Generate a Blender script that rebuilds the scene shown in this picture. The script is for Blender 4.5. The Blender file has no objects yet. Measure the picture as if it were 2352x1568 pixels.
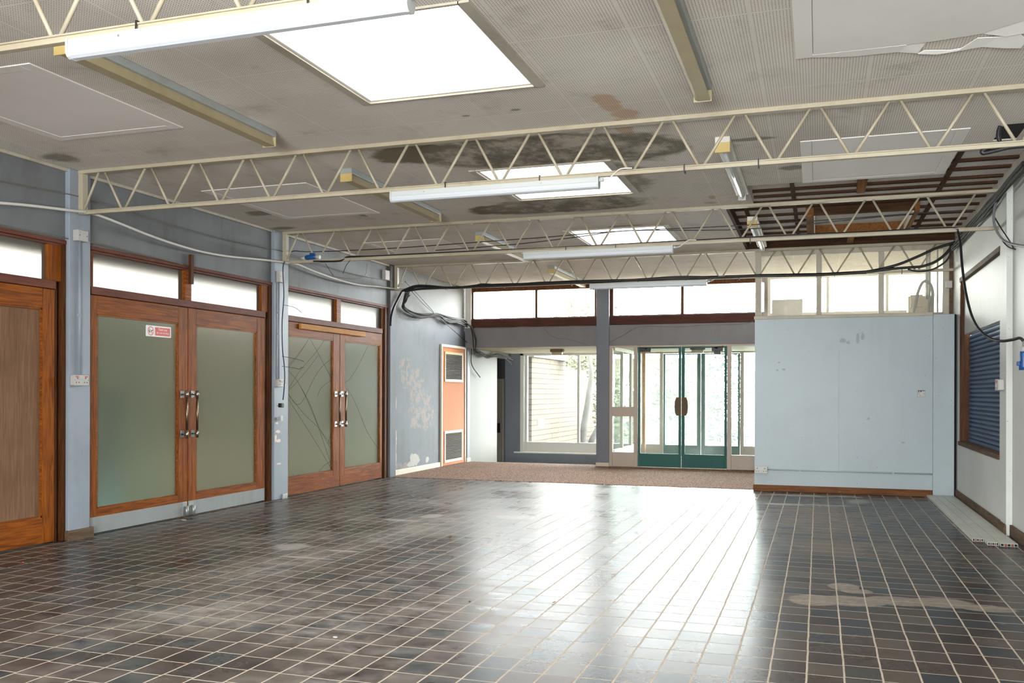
import bpy, bmesh, math, random
from mathutils import Vector, Matrix
random.seed(7)
EXPOSURE, SKY, ROOFW, FRONTW, SIDEW = 0.10, 48.0, 0.001, 600, 0
S = bpy.context.scene
COL = S.collection

# ------------------------------------------------------------------ camera, sky, exposure
cam_d = bpy.data.cameras.new('camera')
cam = bpy.data.objects.new('camera', cam_d); COL.objects.link(cam)
cam.location = (0, 0, 1.27)
cam.rotation_euler = (Matrix.Rotation(0.3208, 4, 'Z') @ Matrix.Rotation(math.pi/2, 4, 'X') @ Matrix.Rotation(0.0023155, 4, 'Z')).to_euler()
cam_d.sensor_width = 36.0
cam_d.lens = 36.0*2115.6/2352
cam_d.shift_y = 116.38/2352
cam_d.clip_start = 0.05; cam_d.clip_end = 200
S.camera = cam
S.view_settings.view_transform = 'Standard'
S.view_settings.look = 'None'
S.view_settings.exposure = EXPOSURE
S.view_settings.gamma = 1.0
S.view_settings.use_curve_mapping = False
w = bpy.data.worlds.new('overcast_sky'); S.world = w
w.use_nodes = True
bgn = w.node_tree.nodes['Background']
bgn.inputs[0].default_value = (0.96, 0.98, 1.0, 1)
bgn.inputs[1].default_value = SKY
cy = S.cycles
cy.use_denoising = True
cy.use_adaptive_sampling = True; cy.adaptive_threshold = 0.015
cy.max_bounces = 10; cy.diffuse_bounces = 5; cy.glossy_bounces = 4; cy.transmission_bounces = 8; cy.transparent_max_bounces = 16
cy.caustics_reflective = True; cy.caustics_refractive = True
cy.sample_clamp_indirect = 3.0
cy.blur_glossy = 0.6

def area(name, loc, rot, sx, sy, power, color=(1, 1, 1), portal=False):
    d = bpy.data.lights.new(name, 'AREA'); d.shape = 'RECTANGLE'; d.size = sx; d.size_y = sy
    d.energy = power; d.color = color
    o = bpy.data.objects.new(name, d); COL.objects.link(o); o.location = loc; o.rotation_euler = rot
    if portal: d.cycles.is_portal = True
    return o
PI = math.pi
SKYL = [(-2.225, 4.80), (-2.225, 8.01), (-2.225, 11.08), (-2.225, 1.7), (-2.225, -1.4)]  # last two rooflights are unseen, added for more light
for i, (x, y) in enumerate(SKYL[:3]):      # sky seen through the domed rooflights
    area('rooflight_sky', (x, y, 3.625), (0, 0, 0), 1.09, 1.22, 1.0, portal=True)
area('added_window_sky', (-.6, -3.51, 1.5), (PI/2, 0, 0), 2.8, 2.0, 1.0, portal=True)  # sky portal of the added front window
area('clerestory_sky', (-3.4, 15.61, 2.83), (-PI/2, 0, 0), 5.1, .5, 1.0, portal=True)
area('back_window_sky', (.4, 15.61, 2.83), (-PI/2, 0, 0), 2.3, .6, 1.0, portal=True)
area('entrance_sky', (-3.3, 18.45, 1.05), (-PI/2, 0, 0), 5.2, 2.0, 1.0, portal=True)
if FRONTW: area('ceiling_fill', (-.6, -3.75, .75), (PI/2+.95, 0, 0), 2.8, 1.5, FRONTW, (1.0, 0.985, 0.96))  # fill lamp added outside the front window to brighten the ceiling
if SIDEW: area('side_window_daylight', (-6.35, 0.6, 1.5), (0, -PI/2, 0), 2.2, 5.0, SIDEW, (1.0, 0.985, 0.96))

# ------------------------------------------------------------------ helpers
def tag(o, label=None, cat=None, group=None, kind=None):
    if label: o['label'] = label
    if cat: o['category'] = cat
    if group: o['group'] = group
    if kind: o['kind'] = kind
    return o
def empty(name, loc=(0, 0, 0), label=None, cat=None, group=None, kind=None):
    o = bpy.data.objects.new(name, None); COL.objects.link(o); o.location = loc
    o.empty_display_size = 0.1
    o['_o'] = list(loc)
    return tag(o, label, cat, group, kind)
class MB:
    """collects shapes in world coordinates"""
    def __init__(s): s.bm = bmesh.new()
    def box(s, x0, x1, y0, y1, z0, z1, bev=0):
        if x0 > x1: x0, x1 = x1, x0
        if y0 > y1: y0, y1 = y1, y0
        if z0 > z1: z0, z1 = z1, z0
        r = bmesh.ops.create_cube(s.bm, size=1)
        vs = r['verts']
        bmesh.ops.scale(s.bm, vec=(x1-x0, y1-y0, z1-z0), verts=vs)
        bmesh.ops.translate(s.bm, vec=((x0+x1)/2, (y0+y1)/2, (z0+z1)/2), verts=vs)
        if bev:
            es = set(e for v in vs for e in v.link_edges)
            bmesh.ops.bevel(s.bm, geom=list(es), offset=bev, segments=2, profile=0.5, affect='EDGES')
        return s
    def tube(s, pts, r, n=8, cap=True, smooth_path=0):
        P = [Vector(p) for p in pts]
        if smooth_path: P = catmull(P, smooth_path)
        if isinstance(r, (list, tuple)):
            rs = list(r); r = []
            for i in range(len(P)):
                u = i/max(1, len(P)-1)*(len(rs)-1); j = min(int(u), len(rs)-2); r.append(rs[j]+(rs[j+1]-rs[j])*(u-j))
        rings = []
        up = None
        for i, p in enumerate(P):
            t = (P[min(i+1, len(P)-1)] - P[max(i-1, 0)])
            if t.length < 1e-9: t = Vector((0, 0, 1))
            t.normalize()
            if up is None:
                up = Vector((0, 0, 1)) if abs(t.z) < .9 else Vector((1, 0, 0))
            a = t.cross(up)
            if a.length < 1e-6: a = t.cross(Vector((0, 1, 0)))
            a.normalize(); b = a.cross(t).normalized(); up = b
            rr = r[i] if isinstance(r, (list, tuple)) else r
            rings.append([s.bm.verts.new(p + a*math.cos(2*PI*k/n)*rr + b*math.sin(2*PI*k/n)*rr) for k in range(n)])
        for i in range(len(rings)-1):
            for k in range(n):
                f = s.bm.faces.new((rings[i][k], rings[i][(k+1) % n], rings[i+1][(k+1) % n], rings[i+1][k])); f.smooth = True
        if cap:
            s.bm.faces.new(rings[0]); s.bm.faces.new(list(reversed(rings[-1])))
        return s
    def prism(s, poly, axis, a0, a1):
        """poly: list of 2D points; axis 'x': poly is (y,z), 'y': poly is (x,z), 'z': poly is (x,y)"""
        def mk(p, a):
            return {'x': (a, p[0], p[1]), 'y': (p[0], a, p[1]), 'z': (p[0], p[1], a)}[axis]
        A = [s.bm.verts.new(mk(p, a0)) for p in poly]; B = [s.bm.verts.new(mk(p, a1)) for p in poly]
        s.bm.faces.new(A); s.bm.faces.new(list(reversed(B)))
        n = len(poly)
        for i in range(n): s.bm.faces.new((A[i], B[i], B[(i+1) % n], A[(i+1) % n]))
        return s
    def cyl(s, p0, p1, r, n=16):
        return s.tube([p0, p1], r, n)
    def quad(s, a, b, c, d):
        s.bm.faces.new([s.bm.verts.new(p) for p in (a, b, c, d)]); return s
    def build(s, name, mat, parent=None, label=None, smooth=False):
        bm = s.bm
        bmesh.ops.recalc_face_normals(bm, faces=bm.faces)
        # local origin: the root's origin for parts, the shape's base for single meshes
        if parent is not None:
            org = Vector(root_org(parent))
        else:
            xs = [v.co for v in bm.verts]
            mn = Vector((min(v.x for v in xs), min(v.y for v in xs), min(v.z for v in xs)))
            mx = Vector((max(v.x for v in xs), max(v.y for v in xs), max(v.z for v in xs)))
            org = Vector(((mn.x+mx.x)/2, (mn.y+mx.y)/2, mn.z))
        bmesh.ops.translate(bm, vec=-org, verts=bm.verts)
        if smooth:
            for f in bm.faces: f.smooth = True
        me = bpy.data.meshes.new(name); bm.to_mesh(me); bm.free()
        me.materials.append(mat)
        o = bpy.data.objects.new(name, me); COL.objects.link(o)
        if parent is not None:
            o.parent = parent
        else:
            o.location = org
        o['_o'] = list(org)
        if label: o['label'] = label
        return o
def root_org(p):
    return p['_o']
def catmull(P, k):
    out = []
    n = len(P)
    for i in range(n-1):
        p0 = P[max(i-1, 0)]; p1 = P[i]; p2 = P[i+1]; p3 = P[min(i+2, n-1)]
        for j in range(k):
            t = j/k
            out.append(0.5*((2*p1) + (p2-p0)*t + (2*p0-5*p1+4*p2-p3)*t*t + (3*p1-3*p2+p3-p0)*t*t*t))
    out.append(P[-1])
    return out
def copy_tree(o, loc=None):
    c = o.copy(); COL.objects.link(c)
    if loc is not None: c.location = loc; c['_o'] = list(loc)
    for ch in list(o.children):
        d = ch.copy(); COL.objects.link(d); d.parent = c
        for g in list(ch.children):
            e = g.copy(); COL.objects.link(e); e.parent = d
    return c
def box(name, mat, x0, x1, y0, y1, z0, z1, parent=None, bev=0, label=None):
    return MB().box(x0, x1, y0, y1, z0, z1, bev).build(name, mat, parent, label)
def struct(o, label, cat):
    return tag(o, label, cat, kind='structure')

# ------------------------------------------------------------------ materials
class N:
    def __init__(s, name):
        s.m = bpy.data.materials.new(name); s.m.use_nodes = True
        s.t = s.m.node_tree; s.t.nodes.clear()
        s.out = s.t.nodes.new('ShaderNodeOutputMaterial')
    def n(s, ty, **kw):
        x = s.t.nodes.new(ty)
        for k, v in kw.items(): setattr(x, k, v)
        return x
    def l(s, a, b): s.t.links.new(a, b)
    def val(s, sock, v):
        if hasattr(v, 'is_linked') or hasattr(v, 'links'): s.l(v, sock)
        else: sock.default_value = v
    def math(s, op, a, b=None, c=None, clamp=False):
        x = s.n('ShaderNodeMath', operation=op, use_clamp=clamp)
        s.val(x.inputs[0], a)
        if b is not None: s.val(x.inputs[1], b)
        if c is not None: s.val(x.inputs[2], c)
        return x.outputs[0]
    def pos(s):
        return s.n('ShaderNodeNewGeometry').outputs['Position']
    def obj(s):
        return s.n('ShaderNodeTexCoord').outputs['Object']
    def sep(s, v):
        x = s.n('ShaderNodeSeparateXYZ'); s.l(v, x.inputs[0]); return x.outputs
    def comb(s, a, b, c):
        x = s.n('ShaderNodeCombineXYZ')
        for i, v in enumerate((a, b, c)): s.val(x.inputs[i], v)
        return x.outputs[0]
    def mapping(s, v, scale=(1, 1, 1), loc=(0, 0, 0)):
        x = s.n('ShaderNodeMapping'); s.l(v, x.inputs[0]); x.inputs['Scale'].default_value = scale; x.inputs['Location'].default_value = loc
        return x.outputs[0]
    def noise(s, v, scale, detail=4, rough=.55, dist=0.0, out='Fac'):
        x = s.n('ShaderNodeTexNoise'); s.l(v, x.inputs['Vector'])
        x.inputs['Scale'].default_value = scale; x.inputs['Detail'].default_value = detail
        x.inputs['Roughness'].default_value = rough; x.inputs['Distortion'].default_value = dist
        return x.outputs[out]
    def ramp(s, f, a, b, ca=0.0, cb=1.0):
        x = s.n('ShaderNodeMapRange'); x.clamp = True; x.interpolation_type = 'SMOOTHSTEP'
        s.val(x.inputs[0], f); x.inputs[1].default_value = a; x.inputs[2].default_value = b
        x.inputs[3].default_value = ca; x.inputs[4].default_value = cb
        return x.outputs[0]
    def mix(s, f, a, b):
        x = s.n('ShaderNodeMix', data_type='RGBA')
        s.val(x.inputs[0], f)
        for sock, v in ((x.inputs[6], a), (x.inputs[7], b)):
            if isinstance(v, tuple): sock.default_value = (*v, 1) if len(v) == 3 else v
            else: s.l(v, sock)
        return x.outputs[2]
    def bsdf(s, color, rough=.6, metal=0.0, spec=.5, normal=None, **kw):
        b = s.n('ShaderNodeBsdfPrincipled')
        if isinstance(color, tuple): b.inputs['Base Color'].default_value = (*color, 1)
        else: s.l(color, b.inputs['Base Color'])
        s.val(b.inputs['Roughness'], rough); s.val(b.inputs['Metallic'], metal); s.val(b.inputs['Specular IOR Level'], spec)
        if normal is not None: s.l(normal, b.inputs['Normal'])
        for k, v in kw.items(): s.val(b.inputs[k.replace('_', ' ')], v)
        return b.outputs[0]
    def bump(s, h, strength=.3, dist=.01):
        x = s.n('ShaderNodeBump'); x.inputs['Strength'].default_value = strength; x.inputs['Distance'].default_value = dist
        s.l(h, x.inputs['Height']); return x.outputs[0]
    def done(s, sh): s.l(sh, s.out.inputs[0]); return s.m
    def blobs(s, p, items, amp=.35, nscale=3.0, soft=.25, detail=5):
        """union of noisy ellipses on the XY plane (x, y, rx, ry)"""
        nz = s.math('MULTIPLY', s.math('SUBTRACT', s.noise(p, nscale, detail, .6), .5), amp*2)
        o = s.sep(p); best = None
        for (cx, cy_, rx, ry) in items:
            dx = s.math('DIVIDE', s.math('SUBTRACT', o[0], cx), rx)
            dy = s.math('DIVIDE', s.math('SUBTRACT', o[1], cy_), ry)
            d = s.math('SQRT', s.math('ADD', s.math('MULTIPLY', dx, dx), s.math('MULTIPLY', dy, dy)))
            d = s.math('SUBTRACT', 1.0, d)
            best = d if best is None else s.math('MAXIMUM', best, d)
        return s.ramp(s.math('ADD', best, nz), 0.0, soft)

def plain(name, c, rough=.6, metal=0.0, var=.12, scale=8.0, spec=.5, bump=0.0):
    g = N(name); v = g.pos()
    f = g.noise(v, scale, 5, .6)
    d = tuple(x*(1-var) for x in c); e = tuple(min(1, x*(1+var)) for x in c)
    nm = g.bump(g.noise(v, scale*12, 2), bump, .002) if bump else None
    return g.done(g.bsdf(g.mix(f, d, e), rough, metal, spec, nm))

def wood(name, dark, light, rough=.38, axis='z', scuff=0.0):
    g = N(name); v = g.pos()
    sc = {'z': (38, 38, 2.2), 'y': (38, 2.2, 38), 'x': (2.2, 38, 38)}[axis]
    f = g.noise(g.mapping(v, sc), 1.0, 6, .6, 1.2)
    f2 = g.noise(v, 2.3, 3)
    c = g.mix(g.ramp(f, .3, .72), dark, light)
    c = g.mix(g.ramp(f2, .42, .75, 0, .35), c, tuple(x*.55 for x in dark))
    if scuff:
        c = g.mix(g.ramp(g.noise(g.mapping(v, (6, 6, 25)), 1.0, 6, .7), .60, .70, 0, scuff), c, (.36, .30, .23))
    return g.done(g.bsdf(c, rough+.12, 0, .12, g.bump(f, .12, .002)))

def painted(name, c, grime, rough=.55, amount=.6, patches=None, patch_col=(.66, .58, .53), fleck=False):
    g = N(name); v = g.pos()
    f = g.noise(v, 1.7, 6, .62)
    streak = g.noise(g.mapping(v, (9, 9, .7)), 1.0, 5, .6)
    m = g.math('MULTIPLY', g.ramp(f, .35, .72), g.ramp(streak, .3, .75, .35, 1.0))
    col = g.mix(g.math('MULTIPLY', m, amount), c, grime)
    if fleck:
        sp = g.ramp(g.noise(v, 42, 2, .5), .735, .76)
        col = g.mix(g.math('MULTIPLY', sp, .75), col, (.10, .08, .07))
    return g, v, col, rough
def simple_painted(*a, **k):
    g, v, col, r = painted(*a, **k)
    return g.done(g.bsdf(col, r))

M = {}
M['wood'] = wood('varnished_timber', (.125, .030, .003), (.32, .088, .006), .38, 'z')
M['wood_h'] = wood('varnished_timber_rail', (.125, .030, .003), (.32, .088, .006), .38, 'y', .0)
M['wood_kick'] = wood('worn_timber_rail', (.15, .036, .008), (.28, .08, .015), .45, 'y', .55)
M['wood_dark'] = wood('dark_stained_timber', (.045, .016, .006), (.115, .042, .014), .4, 'z')
M['wood_red'] = wood('red_brown_timber', (.10, .034, .022), (.19, .066, .042), .42, 'y')
M['wood_redx'] = wood('red_brown_sill_timber', (.05, .019, .015), (.085, .032, .024), .45, 'x')
M['wood_new'] = wood('raw_pine', (.36, .15, .035), (.62, .30, .085), .5, 'y')
M['ply'] = wood('plywood_sheet', (.155, .082, .046), (.225, .128, .078), .6, 'z')
M['batten'] = wood('old_batten_timber', (.045, .022, .012), (.10, .05, .027), .7, 'x')
M['batten_warm'] = wood('joist_timber', (.16, .065, .022), (.30, .13, .045), .7, 'y')
M['skirt'] = wood('skirting_timber', (.115, .043, .016), (.22, .088, .032), .45, 'x', .35)
M['skirt_y'] = wood('right_skirting_timber', (.085, .055, .034), (.17, .115, .075), .6, 'y', .25)
M['slate'] = simple_painted('slate_grey_paint', (.165, .172, .182), (.075, .074, .072), .6, .8)
M['post'] = simple_painted('pale_blue_post_paint', (.295, .335, .395), (.19, .205, .23), .5, .7)
M['beam'] = simple_painted('grey_beam_paint', (.19, .185, .20), (.125, .115, .115), .5, .6)
M['column'] = simple_painted('grey_blue_column_paint', (.165, .18, .215), (.12, .125, .145), .5, .5)
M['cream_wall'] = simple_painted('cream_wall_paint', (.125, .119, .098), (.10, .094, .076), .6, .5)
g, v, col, r = painted('pale_blue_board_paint', (.385, .45, .485), (.315, .365, .395), .42, .5, fleck=True)
o = g.sep(v)
sm = g.blobs(g.comb(o[0], o[2], 0.0), [(.30, 1.93, .05, .05), (.47, 1.96, .03, .09), (.53, 1.98, .03, .07), (.36, 1.90, .03, .03), (-.42, 1.57, .03, .02), (-.5, 1.56, .02, .02), (-.48, 1.66, .02, .015), (1.0, .66, .03, .015), (.6, .95, .02, .02)], .9, 24.0, .6, 5)
M['pale_blue'] = g.done(g.bsdf(g.mix(g.math('MULTIPLY', sm, .45), col, (.14, .13, .12)), r))
M['right_wall'] = simple_painted('off_white_wall_paint', (.66, .675, .65), (.54, .545, .51), .55, .5, fleck=True)
M['cream_metal'] = simple_painted('cream_truss_paint', (.45, .395, .295), (.29, .235, .155), .42, .7)
M['cream_trim'] = simple_painted('cream_trim_paint', (.70, .63, .50), (.45, .38, .28), .5, .6)
M['white_trim'] = simple_painted('white_trim_paint', (.78, .77, .72), (.62, .58, .50), .4, .45)
M['stone_trim'] = simple_painted('stone_coloured_paint', (.50, .415, .345), (.40, .32, .26), .45, .4)
M['clere_trim'] = simple_painted('dirty_white_frame_paint', (.50, .46, .38), (.27, .22, .16), .55, .75)
M['green'] = simple_painted('green_door_paint', (.010, .105, .090), (.007, .07, .062), .6, .5)
M['peach'] = simple_painted('peach_panel_paint', (.56, .185, .062), (.47, .15, .05), .75, .35)
M['white_plastic'] = plain('white_plastic', (.52, .54, .545), .28, 0, .02, 3)
M['diffuser'] = plain('frosted_diffuser', (.56, .58, .62), .35, 0, .02, 2)
M['socket'] = plain('grey_white_plastic', (.47, .45, .43), .4, 0, .08, 20)
M['black'] = plain('black_cable', (.012, .012, .014), .45, 0, .2, 20)
M['grey_cable'] = plain('grey_cable', (.030, .028, .026), .8, 0, .25, 20)
M['bluegrey_cable'] = plain('faded_grey_cable', (.24, .25, .26), .5, 0, .2, 20)
M['white_cable'] = plain('white_cable', (.70, .68, .64), .45, 0, .12, 12)
M['wire'] = plain('old_wire', (.17, .14, .11), .55, 0, .3, 20)
M['navy'] = plain('navy_cable', (.02, .025, .06), .45, 0, .2, 20)
M['chrome'] = plain('dull_chrome', (.42, .42, .42), .22, 1.0, .1, 30)
M['dark_tube'] = plain('worn_bronze_tube', (.20, .15, .09), .28, 1.0, .3, 14)
M['steel'] = plain('scuffed_steel', (.40, .41, .40), .45, .6, .2, 12)
M['kick'] = simple_painted('grey_kick_plate', (.30, .32, .325), (.165, .16, .13), .45, .6)
M['blue_plastic'] = plain('blue_plastic', (.010, .075, .26), .35, 0, .1, 10)
M['black_shade'] = plain('black_and_shade', (.006, .006, .006), .9)  # plain black; also gives the shade in holes, gaps and hollows
M['card'] = plain('brown_card', (.125, .085, .05), .8, 0, .2, 14)
M['red'] = plain('red_print', (.62, .045, .035), .5, 0, .1, 40)
M['sign_white'] = plain('sign_white', (.80, .78, .78), .4, 0, .04, 20)
M['ink'] = plain('black_print', (.02, .02, .025), .6)
M['brass_grille'] = simple_painted('yellow_grille_paint', (.36, .25, .055), (.22, .15, .04), .45, .5)
M['grille'] = simple_painted('khaki_grille_paint', (.10, .072, .042), (.05, .036, .022), .5, .5)
M['fit_spine'] = simple_painted('grey_fitting_paint', (.33, .35, .35), (.24, .24, .22), .45, .5)
M['fit_cover'] = simple_painted('yellowed_diffuser', (.45, .38, .24), (.31, .235, .12), .4, .65)
M['fit_end'] = simple_painted('tan_end_cap', (.58, .43, .16), (.44, .31, .11), .45, .4)
M['panel_white'] = simple_painted('white_board_paint', (.88, .85, .82), (.74, .70, .66), .55, .35)
M['metal_white'] = plain('chipped_white_metal', (.62, .60, .54), .4, .2, .2, 16)
M['corridor_shade'] = plain('corridor_shade_paint', (.035, .035, .04), .7)  # darkness of the corridor is put into its wall colour
M['corr_trim'] = plain('corridor_trim_shade', (.20, .175, .14), .6)  # pale trim darkened in colour for the unlit corridor
M['deck'] = plain('woodwool_roof_deck', (.72, .70, .66), .9, 0, .25, 26, .3, .6)
M['shutter'] = simple_painted('blue_shutter_paint', (.062, .118, .235), (.05, .05, .058), .5, .75)
M['cardboard'] = plain('cardboard', (.60, .54, .46), .8, 0, .12, 8)
M['grey_board'] = plain('grey_board', (.62, .62, .63), .8, 0, .1, 6)
M['roofing'] = plain('roof_felt', (.25, .25, .25), .9)
M['pvc'] = simple_painted('dusty_white_pvc', (.60, .62, .57), (.44, .42, .35), .4, .7)

# ---- peeling far wall
g, v, col, r = painted('peeling_blue_grey_plaster', (.155, .168, .195), (.10, .103, .108), .6, .75)
o = g.sep(v)
yz = g.comb(o[1], o[2], 0.0)
upper = g.ramp(g.math('ADD', o[2], g.math('MULTIPLY', g.noise(v, 2.0, 4), .5)), 2.55, 2.85)
col = g.mix(g.math('MULTIPLY', upper, .85), col, (.08, .072, .054))
pk = g.math('MULTIPLY', g.blobs(yz, [(13.55, 1.02, .40, .36), (13.05, 1.62, .2, .28), (13.4, 1.45, .35, .2), (13.9, .95, .25, .3), (12.9, .13, .3, .06)], .9, 5.0, .12, 8), g.ramp(g.noise(yz, 7.0, 8, .72), .47, .52))
col = g.mix(pk, col, (.245, .205, .19))
wh = g.blobs(yz, [(13.4, .20, .17, .11), (12.69, .42, .05, .36), (13.9, .16, .06, .05), (12.70, 1.1, .04, .12), (13.25, .13, .12, .05)], .95, 9.0, .04, 6)
col = g.mix(wh, col, (.40, .38, .35))
crk = g.ramp(g.math('ABSOLUTE', g.math('SUBTRACT', g.noise(yz, 4.5, 6, .65, .6), .5)), 0.0, .006, 1, 0)
zone = g.blobs(yz, [(13.6, 1.4, .85, .7), (12.75, 1.8, .25, 1.0)], .5, 3.0, .3)
col = g.mix(g.math('MULTIPLY', g.math('MULTIPLY', crk, zone), .85), col, (.09, .08, .075))
M['peel'] = g.done(g.bsdf(col, .65, 0, .4, g.bump(g.math('SUBTRACT', pk, wh), -.25, .004)))

# ---- chipped lower post paint
g, v, col, r = painted('chipped_blue_post_paint', (.295, .335, .395), (.19, .205, .23), .45, .45)
o = g.sep(v); yz = g.comb(o[1], o[2], 0.0)
ch = g.blobs(yz, [(9.42, .80, .05, .018), (9.44, .69, .05, .02), (9.38, .72, .02, .05), (9.45, .42, .05, .012), (9.4, .9, .03, .01)], .9, 22.0, .08, 5)
M['post_chipped'] = g.done(g.bsdf(g.mix(ch, col, (.74, .56, .48)), .45))

# ---- perforated ceiling board
g = N('perforated_ceiling_board'); v = g.pos(); o = g.sep(v)
def cell(c, pitch, off=0.0):
    return g.math('SUBTRACT', g.math('FRACT', g.math('DIVIDE', g.math('SUBTRACT', c, off), pitch)), .5)
hx, hy = cell(o[0], .0161), cell(o[1], .0161)
hd = g.math('SQRT', g.math('ADD', g.math('MULTIPLY', hx, hx), g.math('MULTIPLY', hy, hy)))
hole = g.ramp(hd, .15, .20, 1, 0)
jx = g.math('ABSOLUTE', cell(o[0], .61, -.938+.305)); jy = g.math('ABSOLUTE', cell(o[1], 1.22, 4.742+.61))
nearj = g.math('MINIMUM', g.math('MULTIPLY', jx, .61), g.math('MULTIPLY', jy, 1.22))
hole = g.math('MULTIPLY', hole, g.ramp(nearj, .007, .0075))
join = g.ramp(nearj, .0016, .0030, 1, 0)
base = g.mix(g.ramp(g.noise(v, .9, 5, .6), .3, .7), (.84, .785, .72), (.71, .655, .595))
dirt = g.ramp(g.noise(v, 3.1, 7, .68), .52, .74)
base = g.mix(g.math('MULTIPLY', dirt, .45), base, (.38, .335, .285))
base = g.mix(g.math('MULTIPLY', join, .35), base, (.72, .70, .66))
spots = g.blobs(v, [(-4.645, 8.87, .05, .13), (-5.65, 8.45, .20, .16), (-5.4, 8.7, .16, .1), (-.47, 7.10, .20, .06), (-1.93, 5.874, .045, .03), (-2.3, 5.9, .04, .025),
                    (-.20, 8.1, .16, .10), (-5.85, 5.95, .18, .18), (-2.1, 10.35, .25, .05), (-5.9, 9.3, .2, .12)], .55, 6.0, .5, 6)
base = g.mix(g.math('MULTIPLY', spots, .7), base, (.155, .135, .085))
brown = g.blobs(v, [(-1.31, 5.95, .10, .25), (-1.25, 6.2, .12, .16), (-1.33, 6.5, .075, .28), (-1.03, 9.35, .09, .07), (-.98, 9.1, .05, .1)], .6, 7.0, .4, 6)
base = g.mix(g.math('MULTIPLY', brown, .62), base, (.52, .30, .15))
mould = g.blobs(v, [(-2.15, 6.95, 1.08, .52), (-2.42, 9.02, .98, .40), (-2.2, 8.0, .88, .95), (-1.35, 7.1, .42, .45), (-2.95, 6.75, .5, .35), (-3.0, 9.05, .55, .3)], .50, 3.4, .28, 7)
patch = g.ramp(g.noise(g.mapping(v, (1, .7, 1)), 4.2, 8, .72), .40, .62)
mcol = g.mix(patch, (.21, .185, .15), (.55, .49, .41))
mcol = g.mix(g.ramp(g.noise(v, 8.5, 6, .7), .65, .70), mcol, (.05, .047, .046))
rim = g.blobs(v, [(-2.15, 6.95, .98, .44), (-2.42, 9.02, .88, .33), (-2.2, 8.0, .80, .88), (-1.35, 7.1, .34, .38)], .50, 3.4, .3, 7)
mcol = g.mix(rim, (.20, .175, .115), mcol)
base = g.mix(mould, base, mcol)
base = g.mix(hole, base, (.018, .015, .013))
M['ceiling'] = g.done(g.bsdf(base, .8, 0, .2))

# ---- quarry tile floor
g = N('quarry_tile_floor'); v = g.pos(); o = g.sep(v)
PX, PY = .1612, .1902
wob = g.math('MULTIPLY', g.math('SUBTRACT', g.noise(v, 5.0, 3), .5), .010)
cx = g.math('DIVIDE', g.math('ADD', g.math('SUBTRACT', o[0], -.046), wob), PX)
ix = g.math('FLOOR', cx)
wn = g.n('ShaderNodeTexWhiteNoise', noise_dimensions='1D'); g.l(ix, wn.inputs['W'])
off = g.math('MULTIPLY', g.math('SUBTRACT', wn.outputs['Value'], .5), .11)
cyy = g.math('ADD', g.math('DIVIDE', g.math('ADD', g.math('SUBTRACT', o[1], 4.373), wob), PY), off)
iy = g.math('FLOOR', cyy)
fx = g.math('ABSOLUTE', g.math('SUBTRACT', g.math('FRACT', cx), .5)); fy = g.math('ABSOLUTE', g.math('SUBTRACT', g.math('FRACT', cyy), .5))
dj = g.math('MINIMUM', g.math('MULTIPLY', g.math('SUBTRACT', .5, fx), PX), g.math('MULTIPLY', g.math('SUBTRACT', .5, fy), PY*1.2))
grout = g.ramp(dj, .0034, .0052, 1, 0)
wn2 = g.n('ShaderNodeTexWhiteNoise', noise_dimensions='2D'); g.l(g.comb(ix, iy, 0.0), wn2.inputs['Vector'])
tv = wn2.outputs['Value']; tc = g.sep(wn2.outputs['Color'])
tile = g.mix(tv, (.028, .0205, .0200), (.060, .041, .034))
tile = g.mix(g.ramp(tc[1], .62, .75), tile, (.026, .032, .037))
tile = g.mix(g.ramp(tc[2], .80, .9), tile, (.075, .058, .047))
sv = g.mapping(v, (4.5, 6, 1))
tile = g.mix(g.ramp(g.noise(v, 16, 2, .5), .35, .75, 0, .26), tile, (.085, .074, .066))
dust = g.ramp(g.noise(v, .75, 3, .5), .36, .66)
swirl = g.math('MULTIPLY', g.ramp(g.noise(sv, 1.3, 4, .5, .4), .22, .80), g.ramp(g.noise(v, 14, 3, .5), .30, .72, .6, 1.0))
left = g.ramp(o[0], -.9, -2.6)
dm = g.math('MULTIPLY', g.math('MULTIPLY', dust, swirl), g.math('ADD', .10, g.math('MULTIPLY', left, g.ramp(o[0], -5.6, -4.2, .25, 1.0))))
tile = g.mix(dm, tile, (.27, .24, .215))
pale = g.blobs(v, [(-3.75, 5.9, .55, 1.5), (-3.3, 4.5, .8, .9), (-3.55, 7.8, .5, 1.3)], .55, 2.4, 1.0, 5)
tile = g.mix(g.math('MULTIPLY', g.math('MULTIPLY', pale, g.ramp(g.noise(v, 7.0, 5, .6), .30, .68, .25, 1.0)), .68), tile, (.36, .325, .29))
tan = g.blobs(v, [(.05, 9.6, .55, 1.5), (.1, 8.0, .5, .6), (-.1, 10.6, .5, .6)], .55, 2.2, .7, 7)
tile = g.mix(g.math('MULTIPLY', tan, .62), tile, (.165, .112, .072))
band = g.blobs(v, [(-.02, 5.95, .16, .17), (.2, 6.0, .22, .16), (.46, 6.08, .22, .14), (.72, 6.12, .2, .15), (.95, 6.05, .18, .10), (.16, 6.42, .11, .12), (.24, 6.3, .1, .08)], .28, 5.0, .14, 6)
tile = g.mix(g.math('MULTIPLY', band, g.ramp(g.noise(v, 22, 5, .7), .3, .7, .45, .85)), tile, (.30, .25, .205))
tr = g.blobs(v, [(-.35, 10.95, .35, .10), (.15, 11.0, .35, .08), (.45, 11.5, .16, .3), (-.2, 11.95, .5, .14), (.3, 12.0, .3, .1), (-3.75, 6.2, .28, .05), (-3.6, 6.55, .2, .05), (-3.9, 8.3, .3, .08), (-3.75, 8.7, .12, .2),
                 (-2.9, 8.9, .25, .2), (-4.1, 6.6, .2, .2)], .6, 4.5, .5, 7)
tile = g.mix(g.math('MULTIPLY', tr, .7), tile, (.42, .39, .36))
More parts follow.
